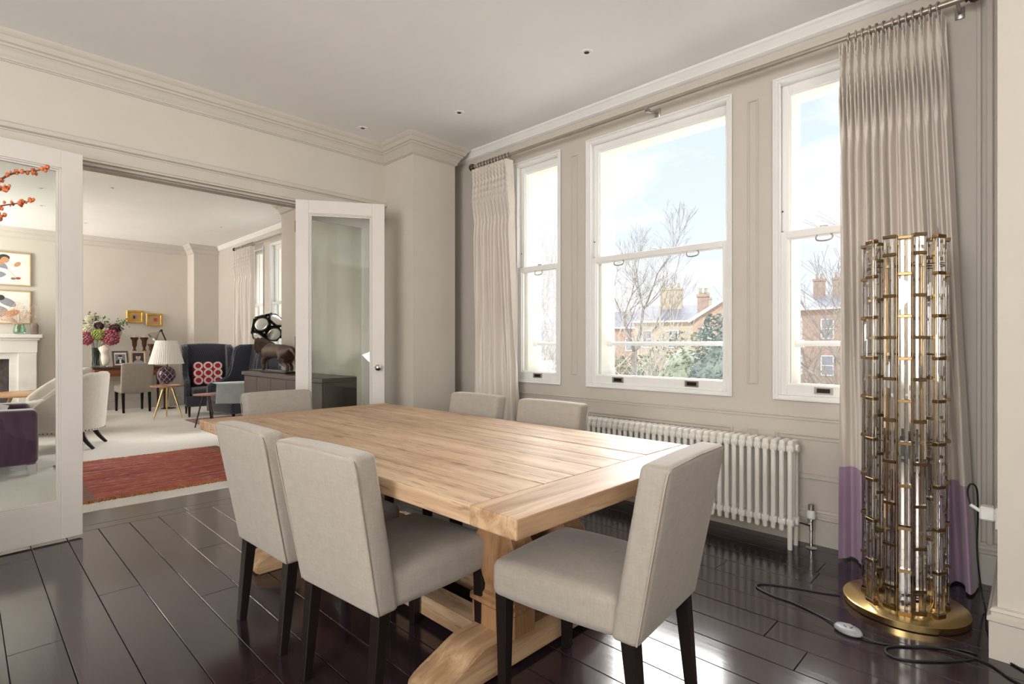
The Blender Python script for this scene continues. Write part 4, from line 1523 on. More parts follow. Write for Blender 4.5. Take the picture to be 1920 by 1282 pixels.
# slipper chairs with scooped backs and nailhead trim
def make_slipper(label, group):
    """local +X is the way one sits"""
    t = thing('slipper_chair', label, 'chair', (0, 0, 0), 0, group)
    st = obj('seat', rbox(NB(), 0.33, 0.30, 0.095, 0.035, (0.06, 0, 0.295), (0.01, 0.01, 0.035), 6), M['linen_pale'], t, smooth=180)

    # wrapped back: horseshoe in plan, high at the rear, sweeping down to the seat front
    bm = NB()
    n = 28
    cols = []
    for i in range(n + 1):
        a = (i / n * 2 - 1)
        s_ = abs(a)
        ang_ = a * R(118)
        rx, ry = 0.36, 0.345
        cx_ = -0.02
        px_ = cx_ - rx * math.cos(ang_)
        py_ = ry * math.sin(ang_)
        zt = 0.87 - 0.40 * max(0.0, (s_ - 0.30) / 0.70) ** 1.25
        nrm = Vector((-math.cos(ang_), math.sin(ang_), 0))
        col = []
        th_ = 0.045
        zb = 0.205
        for (off, z, ln) in ((th_, zb, 0), (th_, zb + 0.1, 0.012), (th_, (zb + zt) / 2, 0.03), (th_, zt - 0.03, 0.055), (th_ * 0.6, zt, 0.055), (-th_ * 0.4, zt, 0.055), (-th_ * 0.8, zt - 0.03, 0.05), (-th_, (zb + zt) / 2, 0.02), (-th_, zb, 0)):
            k = ln * (1 - s_ * 0.8)
            col.append(bm.verts.new((px_ + nrm.x * (off + k), py_ + nrm.y * off, z)))
        cols.append(col)
    for c0_, c1_ in zip(cols, cols[1:]):
        m_ = len(c0_)
        for j in range(m_):
            bm.faces.new((c0_[j], c0_[(j + 1) % m_], c1_[(j + 1) % m_], c1_[j]))
    bm.faces.new(cols[0])
    bm.faces.new(cols[-1])
    bk = obj('backrest', bm, M['linen_pale'], t, smooth=70)
    # nailheads: along the bottom edge and up the scooped front edges
    bm = NB()
    for i in range(0, 45):
        a = i / 44 * 2 - 1
        ang_ = a * R(118)
        p = Vector((-0.02 - 0.405 * math.cos(ang_), 0.39 * math.sin(ang_), 0.218))
        blob(bm, p, 0.0075, 1)
    for i in range(22):
        blob(bm, (0.15 + 0.24 * i / 21, -0.303, 0.215), 0.0075, 1)
        blob(bm, (0.15 + 0.24 * i / 21, 0.303, 0.215), 0.0075, 1)
    nl = obj('nailhead_trim', bm, M['darkmetal'], t)
    nl['kind'] = 'stuff'
    for (x, rear) in ((0.30, False), (-0.26, True)):
        for s in (-1, 1):
            d = -0.13 if rear else 0.015
            pts = [(x, s * 0.23, 0.215), (x + d * 0.18, s * 0.235, 0.15), (x + d * 0.5, s * 0.242, 0.08), (x + d, s * 0.25, 0.0)]
            obj('leg', tube(NB(), smooth_path(pts, 4), [0.032 - 0.014 * i / 12 for i in range(13)], 8), M['wenge'], t, smooth=50)
    return t


s_a = make_slipper('cream slipper chair with nailhead trim and splayed dark legs, the one nearer to us', 'cream slipper chairs')
s_a.location = (0.80, 8.10, 0.004)
s_a.rotation_euler = (0, 0, R(158))
dup(s_a, (0.83, 9.55, 0.004), R(186), 'cream slipper chair mostly hidden by the door edge, behind the other slipper chair')
o = thing('seat_pillow', 'small white pillow lying on the nearer slipper chair', 'pillow', (0.66, 8.10, 0.475))
obj('pillow_case', rbox(NB(), 0.17, 0.15, 0.05, 0.04, (0, 0, 0.02), (0, 0, 0.03), 5), M['paper'], o, smooth=180)
ct = thing('coffee_table', 'low round pale wooden coffee table behind the cream slipper chairs', 'table', (0.80, 10.85, 0.004))
obj('table_top', lathe(NB(), [(0, 0.44), (0.58, 0.44), (0.60, 0.45), (0.60, 0.465), (0.59, 0.47), (0, 0.47)], (0, 0, 0), 40), M['walnut'], ct, smooth=40)
for k in range(3):
    a = 2 * PI * k / 3 + 0.5
    obj('leg', tube(NB(), [(0.30 * math.cos(a), 0.30 * math.sin(a), 0.44), (0.46 * math.cos(a), 0.46 * math.sin(a), 0)], [0.026, 0.016], 10), M['walnut'], ct, smooth=50)

# wing chairs


def make_wing(label, group):
    """local +X is the way one sits"""
    t = thing('wing_chair', label, 'chair', (0, 0, 0), 0, group)
    obj('seat_base', rbox(NB(), 0.31, 0.36, 0.085, 0.02, (0.05, 0, 0.255), n=4), M['navy'], t, smooth=180)
    obj('seat_cushion', rbox(NB(), 0.30, 0.275, 0.062, 0.035, (0.085, 0, 0.40), (0.01, 0, 0.02), 5), M['navy'], t, smooth=180)

    def fb(q):
        return Vector((q.x - (q.z - 0.3) * 0.14, q.y, q.z + 0.02 * (1 - (q.y / 0.36) ** 2) * (1 if q.z > 0.9 else 0)))
    obj('backrest', rbox(NB(), 0.06, 0.36, 0.46, 0.035, (-0.27, 0, 0.735), (0.02, 0, 0), 6, fb), M['navy'], t, smooth=180)
    for s in (-1, 1):
        # wing: deeper at the top third, sweeping down into the arm
        bm = NB()
        out = [(-0.30, 0.20), (0.33, 0.20), (0.36, 0.50), (0.34, 0.585), (0.26, 0.61), (0.12, 0.62), (0.02, 0.68), (-0.03, 0.80), (-0.04, 0.98), (-0.05, 1.12), (-0.13, 1.185), (-0.30, 1.195), (-0.43, 1.19)]
        a = [bm.verts.new((x, s * 0.295, z)) for x, z in out]
        b_ = [bm.verts.new((x, s * 0.385, z)) for x, z in out]
        bm.faces.new(a)
        bm.faces.new(b_)
        for j in range(len(out)):
            k2 = (j + 1) % len(out)
            bm.faces.new((a[j], a[k2], b_[k2], b_[j]))
        bmesh.ops.bevel(bm, geom=list(bm.edges), offset=0.022, segments=3, affect='EDGES')
        obj('wing_arm', bm, M['navy'], t, smooth=60)
    for x in (-0.24, 0.30):
        for s in (-1, 1):
            obj('leg', lathe(NB(), [(0.014, 0), (0.022, 0.16), (0.024, 0.20)], (x, s * 0.31, 0), 12), M['wenge'], t, smooth=50)
    return t


wc = make_wing('navy dogtooth wing chair with a red cushion, by the far corner', 'navy wing chairs')
wc.location = (2.99, 10.22, 0.004)
wc.rotation_euler = (0, 0, R(-100))
dup(wc, (3.05, 8.82, 0.009), R(190), 'navy dogtooth wing chair with a grey throw on its arm, half hidden by the sideboard')
cu = thing('scatter_cushion', 'red and cream ring-patterned cushion on the far navy wing chair', 'cushion', (3.01, 10.34, 0.685), R(-100))
bm = rbox(NB(), 0.065, 0.235, 0.20, 0.05, (0, 0, 0), (0.045, -0.01, -0.01), 7)
obj('cushion_cover', bm, M['crimson'], cu, smooth=180)
for i in range(3):
    for j in range(3):
        y, z = (i - 1) * 0.148, (j - 1) * 0.127
        u, w = y / 0.235, z / 0.20
        bulge = 0.065 + 0.045 * (1 - u * u) * (1 - w * w) + (0.0 if (i, j) == (1, 1) else 0.013)
        obj('printed_ring', lathe(NB(), [(0.050, bulge + 0.0035), (0.070, bulge + 0.001), (0.073, bulge - 0.045), (0.050, bulge - 0.045)], (0, y, z), 20, 'X'), M['cushion_cream'], cu, smooth=50)
        obj('printed_disc', lathe(NB(), [(0, bulge + 0.005), (0.032, bulge + 0.0045), (0.049, bulge + 0.003), (0.051, bulge - 0.045)], (0, y, z), 18, 'X'), M['crimson'], cu, smooth=50)
cu.rotation_euler = (0, R(-14), R(-100))
# throw draped over the arm
th = thing('throw_blanket', 'pale grey wool throw hanging over the arm of the nearer navy chair', 'blanket', (2.79, 8.45, 0.625))
bm = NB()
rows = []
for i in range(25):
    v_ = i / 24
    if v_ < 0.4:
        y, z = 0.10 - 0.22 * v_ / 0.4, 0.025
    elif v_ < 0.5:
        k_ = (v_ - 0.4) / 0.1
        y, z = -0.12 - 0.02 * math.sin(k_ * PI / 2), 0.025 - 0.02 * (1 - math.cos(k_ * PI / 2))
    else:
        y, z = -0.142, 0.005 - 0.27 * (v_ - 0.5) / 0.5
    row = []
    for j in range(17):
        u = j / 16
        row.append(bm.verts.new((-0.24 + 0.42 * u + 0.05 * v_ * (u - 0.6), y - 0.012 * math.sin(u * 17) * max(0, v_ - 0.45), z - 0.06 * u * max(0, v_ - 0.5))))
    rows.append(row)
for r0, r1 in zip(rows, rows[1:]):
    for j in range(16):
        bm.faces.new((r0[j], r0[j + 1], r1[j + 1], r1[j]))
o = obj('blanket_cloth', bm, M['greyblue'], th, smooth=180)
o.modifiers.new('cloth', 'SOLIDIFY').thickness = 0.012
pt = thing('side_table', 'small rosy side table with thin legs in front of the nearer navy chair', 'table', (2.50, 8.62, 0.004))
obj('table_top', lathe(NB(), [(0, 0.462), (0.17, 0.462), (0.175, 0.468), (0.175, 0.478), (0, 0.482)], (0, 0, 0), 28), M['pinkwood'], pt, smooth=40)
for k in range(3):
    a = 2 * PI * k / 3 + 0.9
    obj('leg', tube(NB(), [(0.05 * math.cos(a), 0.05 * math.sin(a), 0.462), (0.15 * math.cos(a), 0.15 * math.sin(a), 0)], [0.012, 0.009], 8), M['mahogany_dark'], pt, smooth=50)

# ------------------------------------------------------------------ desk wall
dk = thing('writing_desk', 'mahogany writing desk against the far wall', 'desk', (2.13, 11.75, 0.004))
obj('desk_top', bx(-0.56, 0.56, -0.29, 0.29, 0.765, 0.795, 0.004), M['mahogany_dark'], dk)
obj('apron', bx(-0.535, 0.535, -0.265, 0.265, 0.635, 0.765, 0.002), M['mahogany'], dk)
for i in range(3):
    d = obj('drawer', bx(-0.50 + i * 0.335, -0.175 + i * 0.335, -0.272, -0.262, 0.65, 0.752, 0.002), M['mahogany'], dk)
    obj('drawer_knob', lathe(NB(), [(0.006, -0.272), (0.013, -0.285), (0.0, -0.292)], (-0.337 + i * 0.335, 0, 0.70), 12, 'Y'), M['brass'], d)
for sx in (-1, 1):
    for sy in (-1, 1):
        obj('leg', lathe(NB(), [(0.016, 0), (0.020, 0.03), (0.014, 0.06), (0.024, 0.45), (0.017, 0.5), (0.026, 0.56), (0.026, 0.64)], (sx * 0.50, sy * 0.235, 0), 12), M['mahogany_dark'], dk, smooth=50)
dup(c0, (2.165, 11.62 - 0.0, 0.004), R(92), 'low linen chair tucked under the mahogany desk, its back towards us', 'desk chair')
bpy.context.view_layer.update()

# framed photographs on the desk


def picture(bm, pts, z):
    return bm.faces.new([bm.verts.new((x, z, y)) for x, y in pts])


def ellipse(cx_, cz_, rx, rz_, n=18, rot=0.0):
    return [(cx_ + rx * math.cos(2 * PI * k / n) * math.cos(rot) - rz_ * math.sin(2 * PI * k / n) * math.sin(rot), cz_ + rx * math.cos(2 * PI * k / n) * math.sin(rot) + rz_ * math.sin(2 * PI * k / n) * math.cos(rot)) for k in range(n)]


def framed(name, label, cat, loc, w, h, fw, fm, mount, shapes, back=(1, 'mount'), depth=0.022, rz=0.0, tilt=0.0, group=None, glass=False):
    """frame in local XZ facing -Y, bottom edge at local z = 0; shapes: (material, points) in millimetre-thin print layers"""
    t = thing(name, label, cat, loc, rz, group)
    t.rotation_euler = (tilt, 0, rz)
    bm = NB()
    for (a, b_, c_, d) in ((-w / 2, w / 2, 0, fw), (-w / 2, w / 2, h - fw, h), (-w / 2, -w / 2 + fw, fw, h - fw), (w / 2 - fw, w / 2, fw, h - fw)):
        box(bm, a, b_, -depth, 0, c_, d, min(0.004, fw * 0.2))
    obj('picture_frame', bm, M[fm], t)
    obj('mount_board', bx(-w / 2 + fw, w / 2 - fw, -depth * 0.5, -0.001, fw, h - fw), M[back[1]], t)
    by_m = {}
    for k, (m_, pts) in enumerate(shapes):
        by_m.setdefault((m_, k), []).append(pts)
    if shapes:
        me = bpy.data.meshes.new('print')
        verts, faces, mi, mats = [], [], [], []
        for k, (m_, pts) in enumerate(shapes):
            if m_ not in mats:
                mats.append(m_)
            base = len(verts)
            zz = -depth * 0.5 - 0.0006 * (k + 1)
            verts += [(x, zz, z) for x, z in pts]
            faces.append(list(range(base, base + len(pts))))
            mi.append(mats.index(m_))
        me.from_pydata(verts, [], faces)
        for m_ in mats:
            me.materials.append(M[m_])
        for p, i in zip(me.polygons, mi):
            p.material_index = i
        o = bpy.data.objects.new('print', me)
        C.objects.link(o)
        o.parent = t
    return t


def rect(x0, x1, z0, z1):
    return [(x0, z0), (x1, z0), (x1, z1), (x0, z1)]


DT = 0.799 + 0.002
portrait = [('inkgrey', rect(-0.075, 0.075, 0.055, 0.225)), ('inkdark', [(-0.075, 0.055), (0.075, 0.055), (0.06, 0.11), (0.02, 0.135), (-0.02, 0.135), (-0.06, 0.11)]), ('mount', [(-0.015, 0.06), (0.015, 0.06), (0.012, 0.13), (-0.012, 0.13)]), ('mount', ellipse(0.0, 0.165, 0.028, 0.036)), ('inkdark', ellipse(0.0, 0.192, 0.031, 0.02)), ('inkdark', ellipse(0.0, 0.150, 0.018, 0.008))]
framed('photo_frame', 'dark framed photograph of a man in a suit, standing on the desk', 'photo frame', (1.985, 11.62, DT), 0.24, 0.285, 0.028, 'darkframe', 0.02, [('mount', rect(-0.088, 0.088, 0.034, 0.25))] + portrait, tilt=R(-12), rz=R(6))
framed('photo_frame', 'pale framed photograph of a smiling person, right of the dark framed one on the desk', 'photo frame', (2.245, 11.60, DT), 0.24, 0.285, 0.026, 'oakframe', 0.02, [('inkdark', rect(-0.085, 0.085, 0.036, 0.25)), ('inkgrey', [(-0.085, 0.036), (0.085, 0.036), (0.07, 0.09), (0.02, 0.12), (-0.03, 0.12), (-0.07, 0.09)]), ('mount', ellipse(0.0, 0.165, 0.035, 0.046)), ('oakframe', ellipse(0.0, 0.16, 0.03, 0.04)), ('inkdark', ellipse(0.0, 0.20, 0.035, 0.016))], tilt=R(-12), rz=R(-4))

# candle holders behind the frames
for i, ((x, y), h, lab) in enumerate((((2.235, 11.86), 0.53, 'left of the two tall rusty candle holders behind the photographs'), ((2.385, 11.86), 0.53, 'right of the two tall rusty candle holders behind the photographs'), ((2.47, 11.72), 0.41, 'short dark candle holder beside the pleated lampshade'))):
    t = thing('candle_holder', lab, 'candle holder', (x, y, 0.8), 0, 'rusty candle holders on the desk')
    obj('stand', lathe(NB(), [(0, 0), (0.052, 0), (0.055, 0.015), (0.03, 0.03), (0.018, 0.06), (0.026, h * 0.30), (0.017, h * 0.36), (0.036, h * 0.52), (0.018, h * 0.60), (0.022, h * 0.66), (0.036, h * 0.72), (0.040, h * 0.88), (0.066, h * 0.97), (0.062, h), (0.0, h)], (0, 0, 0), 18), M['rust_metal'], t, smooth=50)
    if i < 2:
        obj('candle', lathe(NB(), [(0.032, h), (0.032, h + 0.035), (0.0, h + 0.038)], (0, 0, 0), 16), M['cushion_cream'], t, smooth=50)

# bouquet in a dark glass vase
vz = thing('flower_vase', 'dark glass vase holding pink, green and cream flowers on the desk', 'vase', (1.66, 11.80, 0.8))
obj('vase_body', lathe(NB(), [(0, 0), (0.055, 0), (0.06, 0.02), (0.052, 0.15), (0.060, 0.34), (0.054, 0.34), (0.046, 0.15), (0.05, 0.03), (0, 0.025)], (0, 0, 0), 24), M['dark_glass'], vz, smooth=50)
bm = NB()
heads = [('pink', (0.19, -0.12, 0.52), 0.135), ('pink', (-0.15, -0.08, 0.50), 0.115), ('lime', (0.02, -0.12, 0.57), 0.10), ('cream', (-0.10, -0.02, 0.67), 0.09), ('wine', (0.04, 0.0, 0.72), 0.075), ('wine', (0.27, 0.0, 0.68), 0.085), ('cream', (-0.08, 0.03, 0.84), 0.07), ('cream', (0.17, 0.04, 0.75), 0.06), ('cream', (0.33, 0.0, 0.60), 0.05), ('wine', (0.30, 0.03, 0.62), 0.06)]
for _, p, r_ in heads:
    tube(bm, smooth_path([(0, 0, 0.04), (p[0] * 0.25, p[1] * 0.25, 0.34), (p[0], p[1], p[2])], 4), 0.004, 5)
for p in ((0.10, 0.0, 0.86), (0.38, 0.03, 0.80), (0.42, 0.0, 0.85), (-0.20, 0.0, 0.62), (-0.02, 0.02, 0.90)):
    tube(bm, smooth_path([(0, 0, 0.04), (p[0] * 0.3, p[1], 0.4), p], 4), 0.003, 5)
obj('stem', bm, M['leaf'], vz)
rf = random.Random(5)
for m_, p, r_ in heads:
    bm = NB()
    for k in range(110):
        zz = 1 - 2 * (k + 0.5) / 110
        a = k * 2.39996
        q = Vector((math.sqrt(1 - zz * zz) * math.cos(a), math.sqrt(1 - zz * zz) * math.sin(a), zz)) * r_ * rf.uniform(0.78, 1.0)
        blob(bm, Vector(p) + q, r_ * 0.15, 1, (1, 1, 1), 0.3, k)
    obj('flower_head', bm, M[m_], vz, smooth=60)
bm = NB()
for k in range(130):
    base = Vector(rf.choice(((0.0, -0.05, 0.62), (0.28, 0.0, 0.72), (-0.14, 0.0, 0.74), (0.38, 0.02, 0.79), (0.10, 0.0, 0.82), (-0.02, 0.02, 0.88), (-0.22, 0, 0.60)))) + Vector((rf.uniform(-0.09, 0.09), rf.uniform(-0.06, 0.06), rf.uniform(-0.08, 0.06)))
    d = Vector((rf.uniform(-1, 1), rf.uniform(-1, 0.3), rf.uniform(-0.4, 0.8))).normalized()
    s_ = d.cross(Vector((0.2, 1, 0.3))).normalized()
    L = rf.uniform(0.035, 0.06)
    v_ = [bm.verts.new(base), bm.verts.new(base + d * L * 0.5 + s_ * L * 0.3), bm.verts.new(base + d * L), bm.verts.new(base + d * L * 0.5 - s_ * L * 0.3)]
    bm.faces.new(v_)
lf = obj('leaf_sprays', bm, M['leaf'], vz)
lf['kind'] = 'stuff'

# small torso figure
ts = thing('torso_figurine', 'pale alabaster torso figurine in front of the flower vase', 'figurine', (1.765, 11.66, 0.801))
bm = lathe(NB(), [(0, 0), (0.045, 0), (0.048, 0.012), (0.03, 0.02), (0, 0.02)], (0, 0, 0), 18)
obj('plinth', bm, M['clear_glass'], ts, smooth=40)
bm = NB()
tr = [(0.028, 0.018, 0.03), (0.05, 0.036, 0.06), (0.062, 0.045, 0.11), (0.066, 0.05, 0.15), (0.058, 0.042, 0.19), (0.048, 0.036, 0.225), (0.058, 0.042, 0.265), (0.074, 0.048, 0.305), (0.082, 0.044, 0.335), (0.060, 0.036, 0.36), (0.028, 0.026, 0.372), (0.022, 0.022, 0.385)]
rings = []
for i, (a, b_, z) in enumerate(tr):
    sw_ = 0.012 * math.sin(z * 15)
    rings.append([bm.verts.new((a * math.cos(2 * PI * k / 16) + sw_, b_ * math.sin(2 * PI * k / 16) * (1.15 if math.sin(2 * PI * k / 16) < 0 and 0.25 < z < 0.33 else 1), z)) for k in range(16)])
for r0, r1 in zip(rings, rings[1:]):
    for k in range(16):
        bm.faces.new((r0[k], r0[(k + 1) % 16], r1[(k + 1) % 16], r1[k]))
bm.faces.new(rings[0])
bm.faces.new(rings[-1])
obj('torso', bm, M['alabaster'], ts, smooth=180)

# gilt pictures on the far wall
framed('gilt_picture', 'gilt framed picture with a dark centre, left of the small pair on the far wall', 'picture', (2.285, YF, 1.60), 0.265, 0.235, 0.035, 'picgold', 0.02, [('picgold', rect(-0.09, 0.09, 0.045, 0.19)), ('inkskin', rect(-0.045, 0.045, 0.075, 0.16)), ('inkgrey', rect(-0.03, 0.03, 0.08, 0.15)), ('inkdark', rect(-0.03, 0.0, 0.08, 0.135))], (1, 'picgold'), 0.045)
framed('gilt_picture', 'gilt framed picture with a red centre, right of the small pair on the far wall', 'picture', (2.59, YF, 1.555), 0.265, 0.235, 0.035, 'picgold', 0.02, [('oakframe', rect(-0.09, 0.09, 0.045, 0.19)), ('inkskin', rect(-0.02, 0.06, 0.07, 0.16)), ('inkred', rect(-0.008, 0.05, 0.085, 0.15))], (1, 'oakframe'), 0.045)

# pictures over the mantelpiece
figure = [('inkgrey', ellipse(-0.10, 0.26, 0.13, 0.14)), ('inkskin', ellipse(-0.13, 0.36, 0.10, 0.07, rot=0.3)), ('inkdark', ellipse(-0.02, 0.46, 0.07, 0.05)), ('inkskin', ellipse(-0.01, 0.42, 0.05, 0.05)), ('inkgrey', [(-0.24, 0.10), (-0.21, 0.10), (-0.22, 0.38), (-0.27, 0.38)]), ('mount', [(-0.12, 0.30), (0.02, 0.27), (0.12, 0.14), (0.09, 0.12), (-0.02, 0.21), (-0.14, 0.25)]), ('inkskin', ellipse(0.14, 0.36, 0.05, 0.03, rot=0.8)), ('inkred', ellipse(0.15, 0.13, 0.03, 0.02)), ('inkgreen', ellipse(0.09, 0.12, 0.03, 0.02))]
framed('framed_print', 'upper framed print of a seated figure, over the mantelpiece', 'picture', (0.52, YF, 2.165), 0.63, 0.56, 0.022, 'oakframe', 0.02, figure, (1, 'mount'), 0.03)
figure2 = [('inkgrey', ellipse(0.02, 0.36, 0.12, 0.06, rot=-0.5)), ('inkdark', ellipse(-0.06, 0.43, 0.05, 0.045)), ('inkskin', ellipse(-0.20, 0.42, 0.04, 0.03)), ('inkgrey', ellipse(-0.12, 0.20, 0.15, 0.10)), ('inkskin', ellipse(0.08, 0.18, 0.10, 0.05, rot=0.4))]
framed('framed_print', 'lower framed print half hidden by dried grasses, over the mantelpiece', 'picture', (0.52, YF, 1.535), 0.63, 0.56, 0.022, 'oakframe', 0.02, figure2, (1, 'mount'), 0.03)

# fireplace
fp = thing('fireplace', 'pale stone fireplace surround with a dark opening, left on the far wall', 'fireplace', (0.10, YF, 0.004))
obj('mantel_shelf', bx(-0.86, 0.86, -0.27, 0, 1.30, 1.36, 0.008), M['marble'], fp)
obj('frieze', box(bx(-0.80, 0.80, -0.20, 0, 1.06, 1.30, 0.004), -0.83, 0.83, -0.235, 0, 1.265, 1.30, 0.006), M['marble'], fp)
for s in (-1, 1):
    a, b_ = sorted((s * 0.56, s * 0.79))
    obj('pilaster', box(bx(a, b_, -0.19, 0, 0, 1.06, 0.004), a - 0.012, b_ + 0.012, -0.205, 0, 0.0, 0.12, 0.004), M['marble'], fp)
    a, b_ = sorted((s * 0.46, s * 0.56))
    obj('slip', bx(a, b_, -0.15, 0, 0, 1.06, 0.002), M['marble'], fp)
obj('slip', bx(-0.46, 0.46, -0.15, 0, 0.96, 1.06, 0.002), M['marble'], fp)
obj('fire_opening', bx(-0.46, 0.46, -0.012, -0.002, 0, 0.96), M['soot'], fp)
bm = NB()
for k in range(9):
    tube(bm, [(-0.30 + k * 0.075, -0.11, 0.10), (-0.30 + k * 0.075, -0.12, 0.30)], 0.008, 6)
tube(bm, [(-0.34, -0.115, 0.10), (0.34, -0.115, 0.10)], 0.012, 8)
tube(bm, [(-0.34, -0.12, 0.30), (0.34, -0.12, 0.30)], 0.010, 8)
for s in (-1, 1):
    tube(bm, [(s * 0.34, -0.115, 0.0), (s * 0.34, -0.115, 0.36)], 0.014, 8)
obj('grate', bm, M['darkmetal'], fp)
gv = thing('glass_vase', 'green glass vase of dried blush grasses on the mantelpiece', 'vase', (0.68, 11.97, 1.365))
obj('vase_body', lathe(NB(), [(0, 0), (0.055, 0), (0.075, 0.03), (0.078, 0.09), (0.06, 0.15), (0.064, 0.165), (0.056, 0.165), (0.053, 0.15), (0.07, 0.09), (0.066, 0.035), (0, 0.02)], (0, 0, 0), 22), M['green_glass'], gv, smooth=50)
bm = NB()
rg = random.Random(3)
for k in range(46):
    a = rg.uniform(0, 2 * PI)
    tip = Vector((rg.uniform(-0.42, 0.18), rg.uniform(-0.09, 0.05), rg.uniform(0.22, 0.50)))
    pts = smooth_path([(0, 0, 0.03), (tip.x * 0.25, tip.y * 0.3, 0.2), tip], 4)
    tube(bm, pts, 0.0016, 4, cap=False)
    for j in range(9):
        q = tip + Vector((rg.uniform(-0.05, 0.05), rg.uniform(-0.03, 0.03), rg.uniform(-0.05, 0.05)))
        blob(bm, q, rg.uniform(0.004, 0.009), 1)
gr_ = obj('dried_grass', bm, M['pampas'], gv)
gr_['kind'] = 'stuff'
ms = thing('stone_ornament', 'small brown upright stone at the right end of the mantelpiece', 'ornament', (0.865, 11.96, 1.364))
obj('stone', rbox(NB(), 0.05, 0.035, 0.09, 0.03, (0, 0, 0.09), (0, 0, 0.02), 4), M['stone_brown'], ms, smooth=180)

# ------------------------------------------------------------------ tripod table, table lamp, reading lamp
tt = thing('tripod_table', 'round wooden table on three splayed brass legs beside the far navy chair', 'table', (2.35, 10.10, 0.004))
obj('table_top', lathe(NB(), [(0, 0.510), (0.222, 0.510), (0.238, 0.520), (0.238, 0.532), (0.231, 0.538), (0, 0.538)], (0, 0, 0), 40), M['walnut'], tt, smooth=40)
for a in (R(200), R(320), R(80)):
    obj('leg', tube(NB(), [(0.06 * math.cos(a), 0.06 * math.sin(a), 0.512), (0.225 * math.cos(a), 0.225 * math.sin(a), 0)], [0.019, 0.010], 10), M['gold'], tt, smooth=50)
tl = thing('table_lamp', 'table lamp with a white pleated shade and purple lattice ball base', 'lamp', (2.345, 10.14, 0.543))
obj('lamp_foot', lathe(NB(), [(0, 0), (0.06, 0), (0.06, 0.012), (0.04, 0.02), (0, 0.02)], (0, 0, 0), 24), M['clear_glass'], tl, smooth=40)
bm = NB()
bpro = [(0.0, 0.018)]
for k in range(1, 16):
    a = PI * k / 16
    bpro.append((0.128 * math.sin(a), 0.018 + 0.142 - 0.142 * math.cos(a)))
bpro.append((0, 0.302))
bl = obj('lamp_ball', lathe(bm, bpro, (0, 0, 0), 32), M['cutglass'], tl, smooth=180)
bm = NB()
for d in (-1, 1):
    for k in range(9):
        pts = []
        for i in range(17):
            a = PI * (0.10 + 0.80 * i / 16)
            ph_ = 2 * PI * k / 9 + d * (i / 16) * 2.4
            r_ = 0.1285 * math.sin(a)
            pts.append((r_ * math.cos(ph_), r_ * math.sin(ph_), 0.16 - 0.1425 * math.cos(a)))
        tube(bm, pts, 0.0035, 4, cap=False)
obj('lattice_cut', bm, M['latticeline'], bl)
obj('lamp_stem', lathe(NB(), [(0.02, 0.296), (0.02, 0.34), (0.008, 0.35), (0.008, 0.55)], (0, 0, 0), 14), M['brass'], tl, smooth=40)
bm = NB()
ns = 96
ra, rb_, za, zb_ = 0.245, 0.150, 0.345, 0.715
rr_ = [[], []]
for k in range(ns):
    a = 2 * PI * k / ns
    f = 1 + (0.012 if k % 2 else -0.008)
    rr_[0].append(bm.verts.new((ra * f * math.cos(a), ra * f * math.sin(a), za)))
    rr_[1].append(bm.verts.new((rb_ * f * math.cos(a), rb_ * f * math.sin(a), zb_)))
for k in range(ns):
    bm.faces.new((rr_[0][k], rr_[0][(k + 1) % ns], rr_[1][(k + 1) % ns], rr_[1][k]))
sh = obj('lamp_shade', bm, M['shade'], tl)
sh.modifiers.new('cloth', 'SOLIDIFY').thickness = 0.002
bm = NB()
for (r_, z) in ((ra * 1.006, za), (rb_ * 1.006, zb_)):
    tube(bm, [(r_ * math.cos(2 * PI * k / 40), r_ * math.sin(2 * PI * k / 40), z) for k in range(40)], 0.004, 6, closed=True)
tube(bm, [(-rb_, 0, zb_), (rb_, 0, zb_)], 0.002, 5)
tube(bm, [(0, 0, 0.55), (0, 0, zb_)], 0.003, 5)
obj('shade_hoop', bm, M['shade'], sh)
pp = thing('paper_sheaf', 'loose papers lying on the round tripod table', 'papers', (2.42, 9.99, 0.5425))
for k in range(3):
    o = obj('sheet', bx(-0.075, 0.075, -0.055, 0.055, 0.0022 * k, 0.0022 * k + 0.0016), M['paper'], pp)
    o.rotation_euler = (0, 0, R(-12 + k * 17))

rl = thing('reading_lamp', 'jointed dark reading lamp on a thin chrome pole behind the pleated lampshade', 'lamp', (2.72, 11.62, 0.004))
obj('base', lathe(NB(), [(0, 0), (0.12, 0), (0.12, 0.012), (0.03, 0.022), (0.01, 0.03), (0, 0.03)], (0, 0, 0), 26), M['darkmetal'], rl, smooth=40)
obj('pole', tube(NB(), [(0, 0, 0.02), (0, 0, 0.62), (0, 0, 1.18)], 0.011, 10), M['chrome'], rl, smooth=40)
bm = tube(NB(), [(0, 0, 1.16), (-0.115, 0.0, 1.455)], 0.011, 8)
for p in ((0, 0, 1.17), (-0.115, 0, 1.455)):
    lathe(bm, [(0.02, -0.016), (0.02, 0.016)], p, 12, 'Y')
tube(bm, [(-0.115, 0.0, 1.455), (-0.17, -0.01, 1.41)], 0.010, 8)
obj('arm', bm, M['darkmetal'], rl, smooth=40)
bm = lathe(NB(), [(0.022, 0.07), (0.028, 0.03), (0.05, 0.0), (0.078, -0.045), (0.088, -0.085), (0.083, -0.085), (0.072, -0.045), (0.045, 0.0), (0.0, 0.02)], (0, 0, 0), 24)
bmesh.ops.rotate(bm, verts=bm.verts, cent=(0, 0, 0), matrix=Matrix.Rotation(R(48), 3, 'Y') )
bmesh.ops.translate(bm, verts=bm.verts, vec=(-0.205, -0.01, 1.375))
obj('lamp_shade', bm, M['steel'], rl, smooth=50)

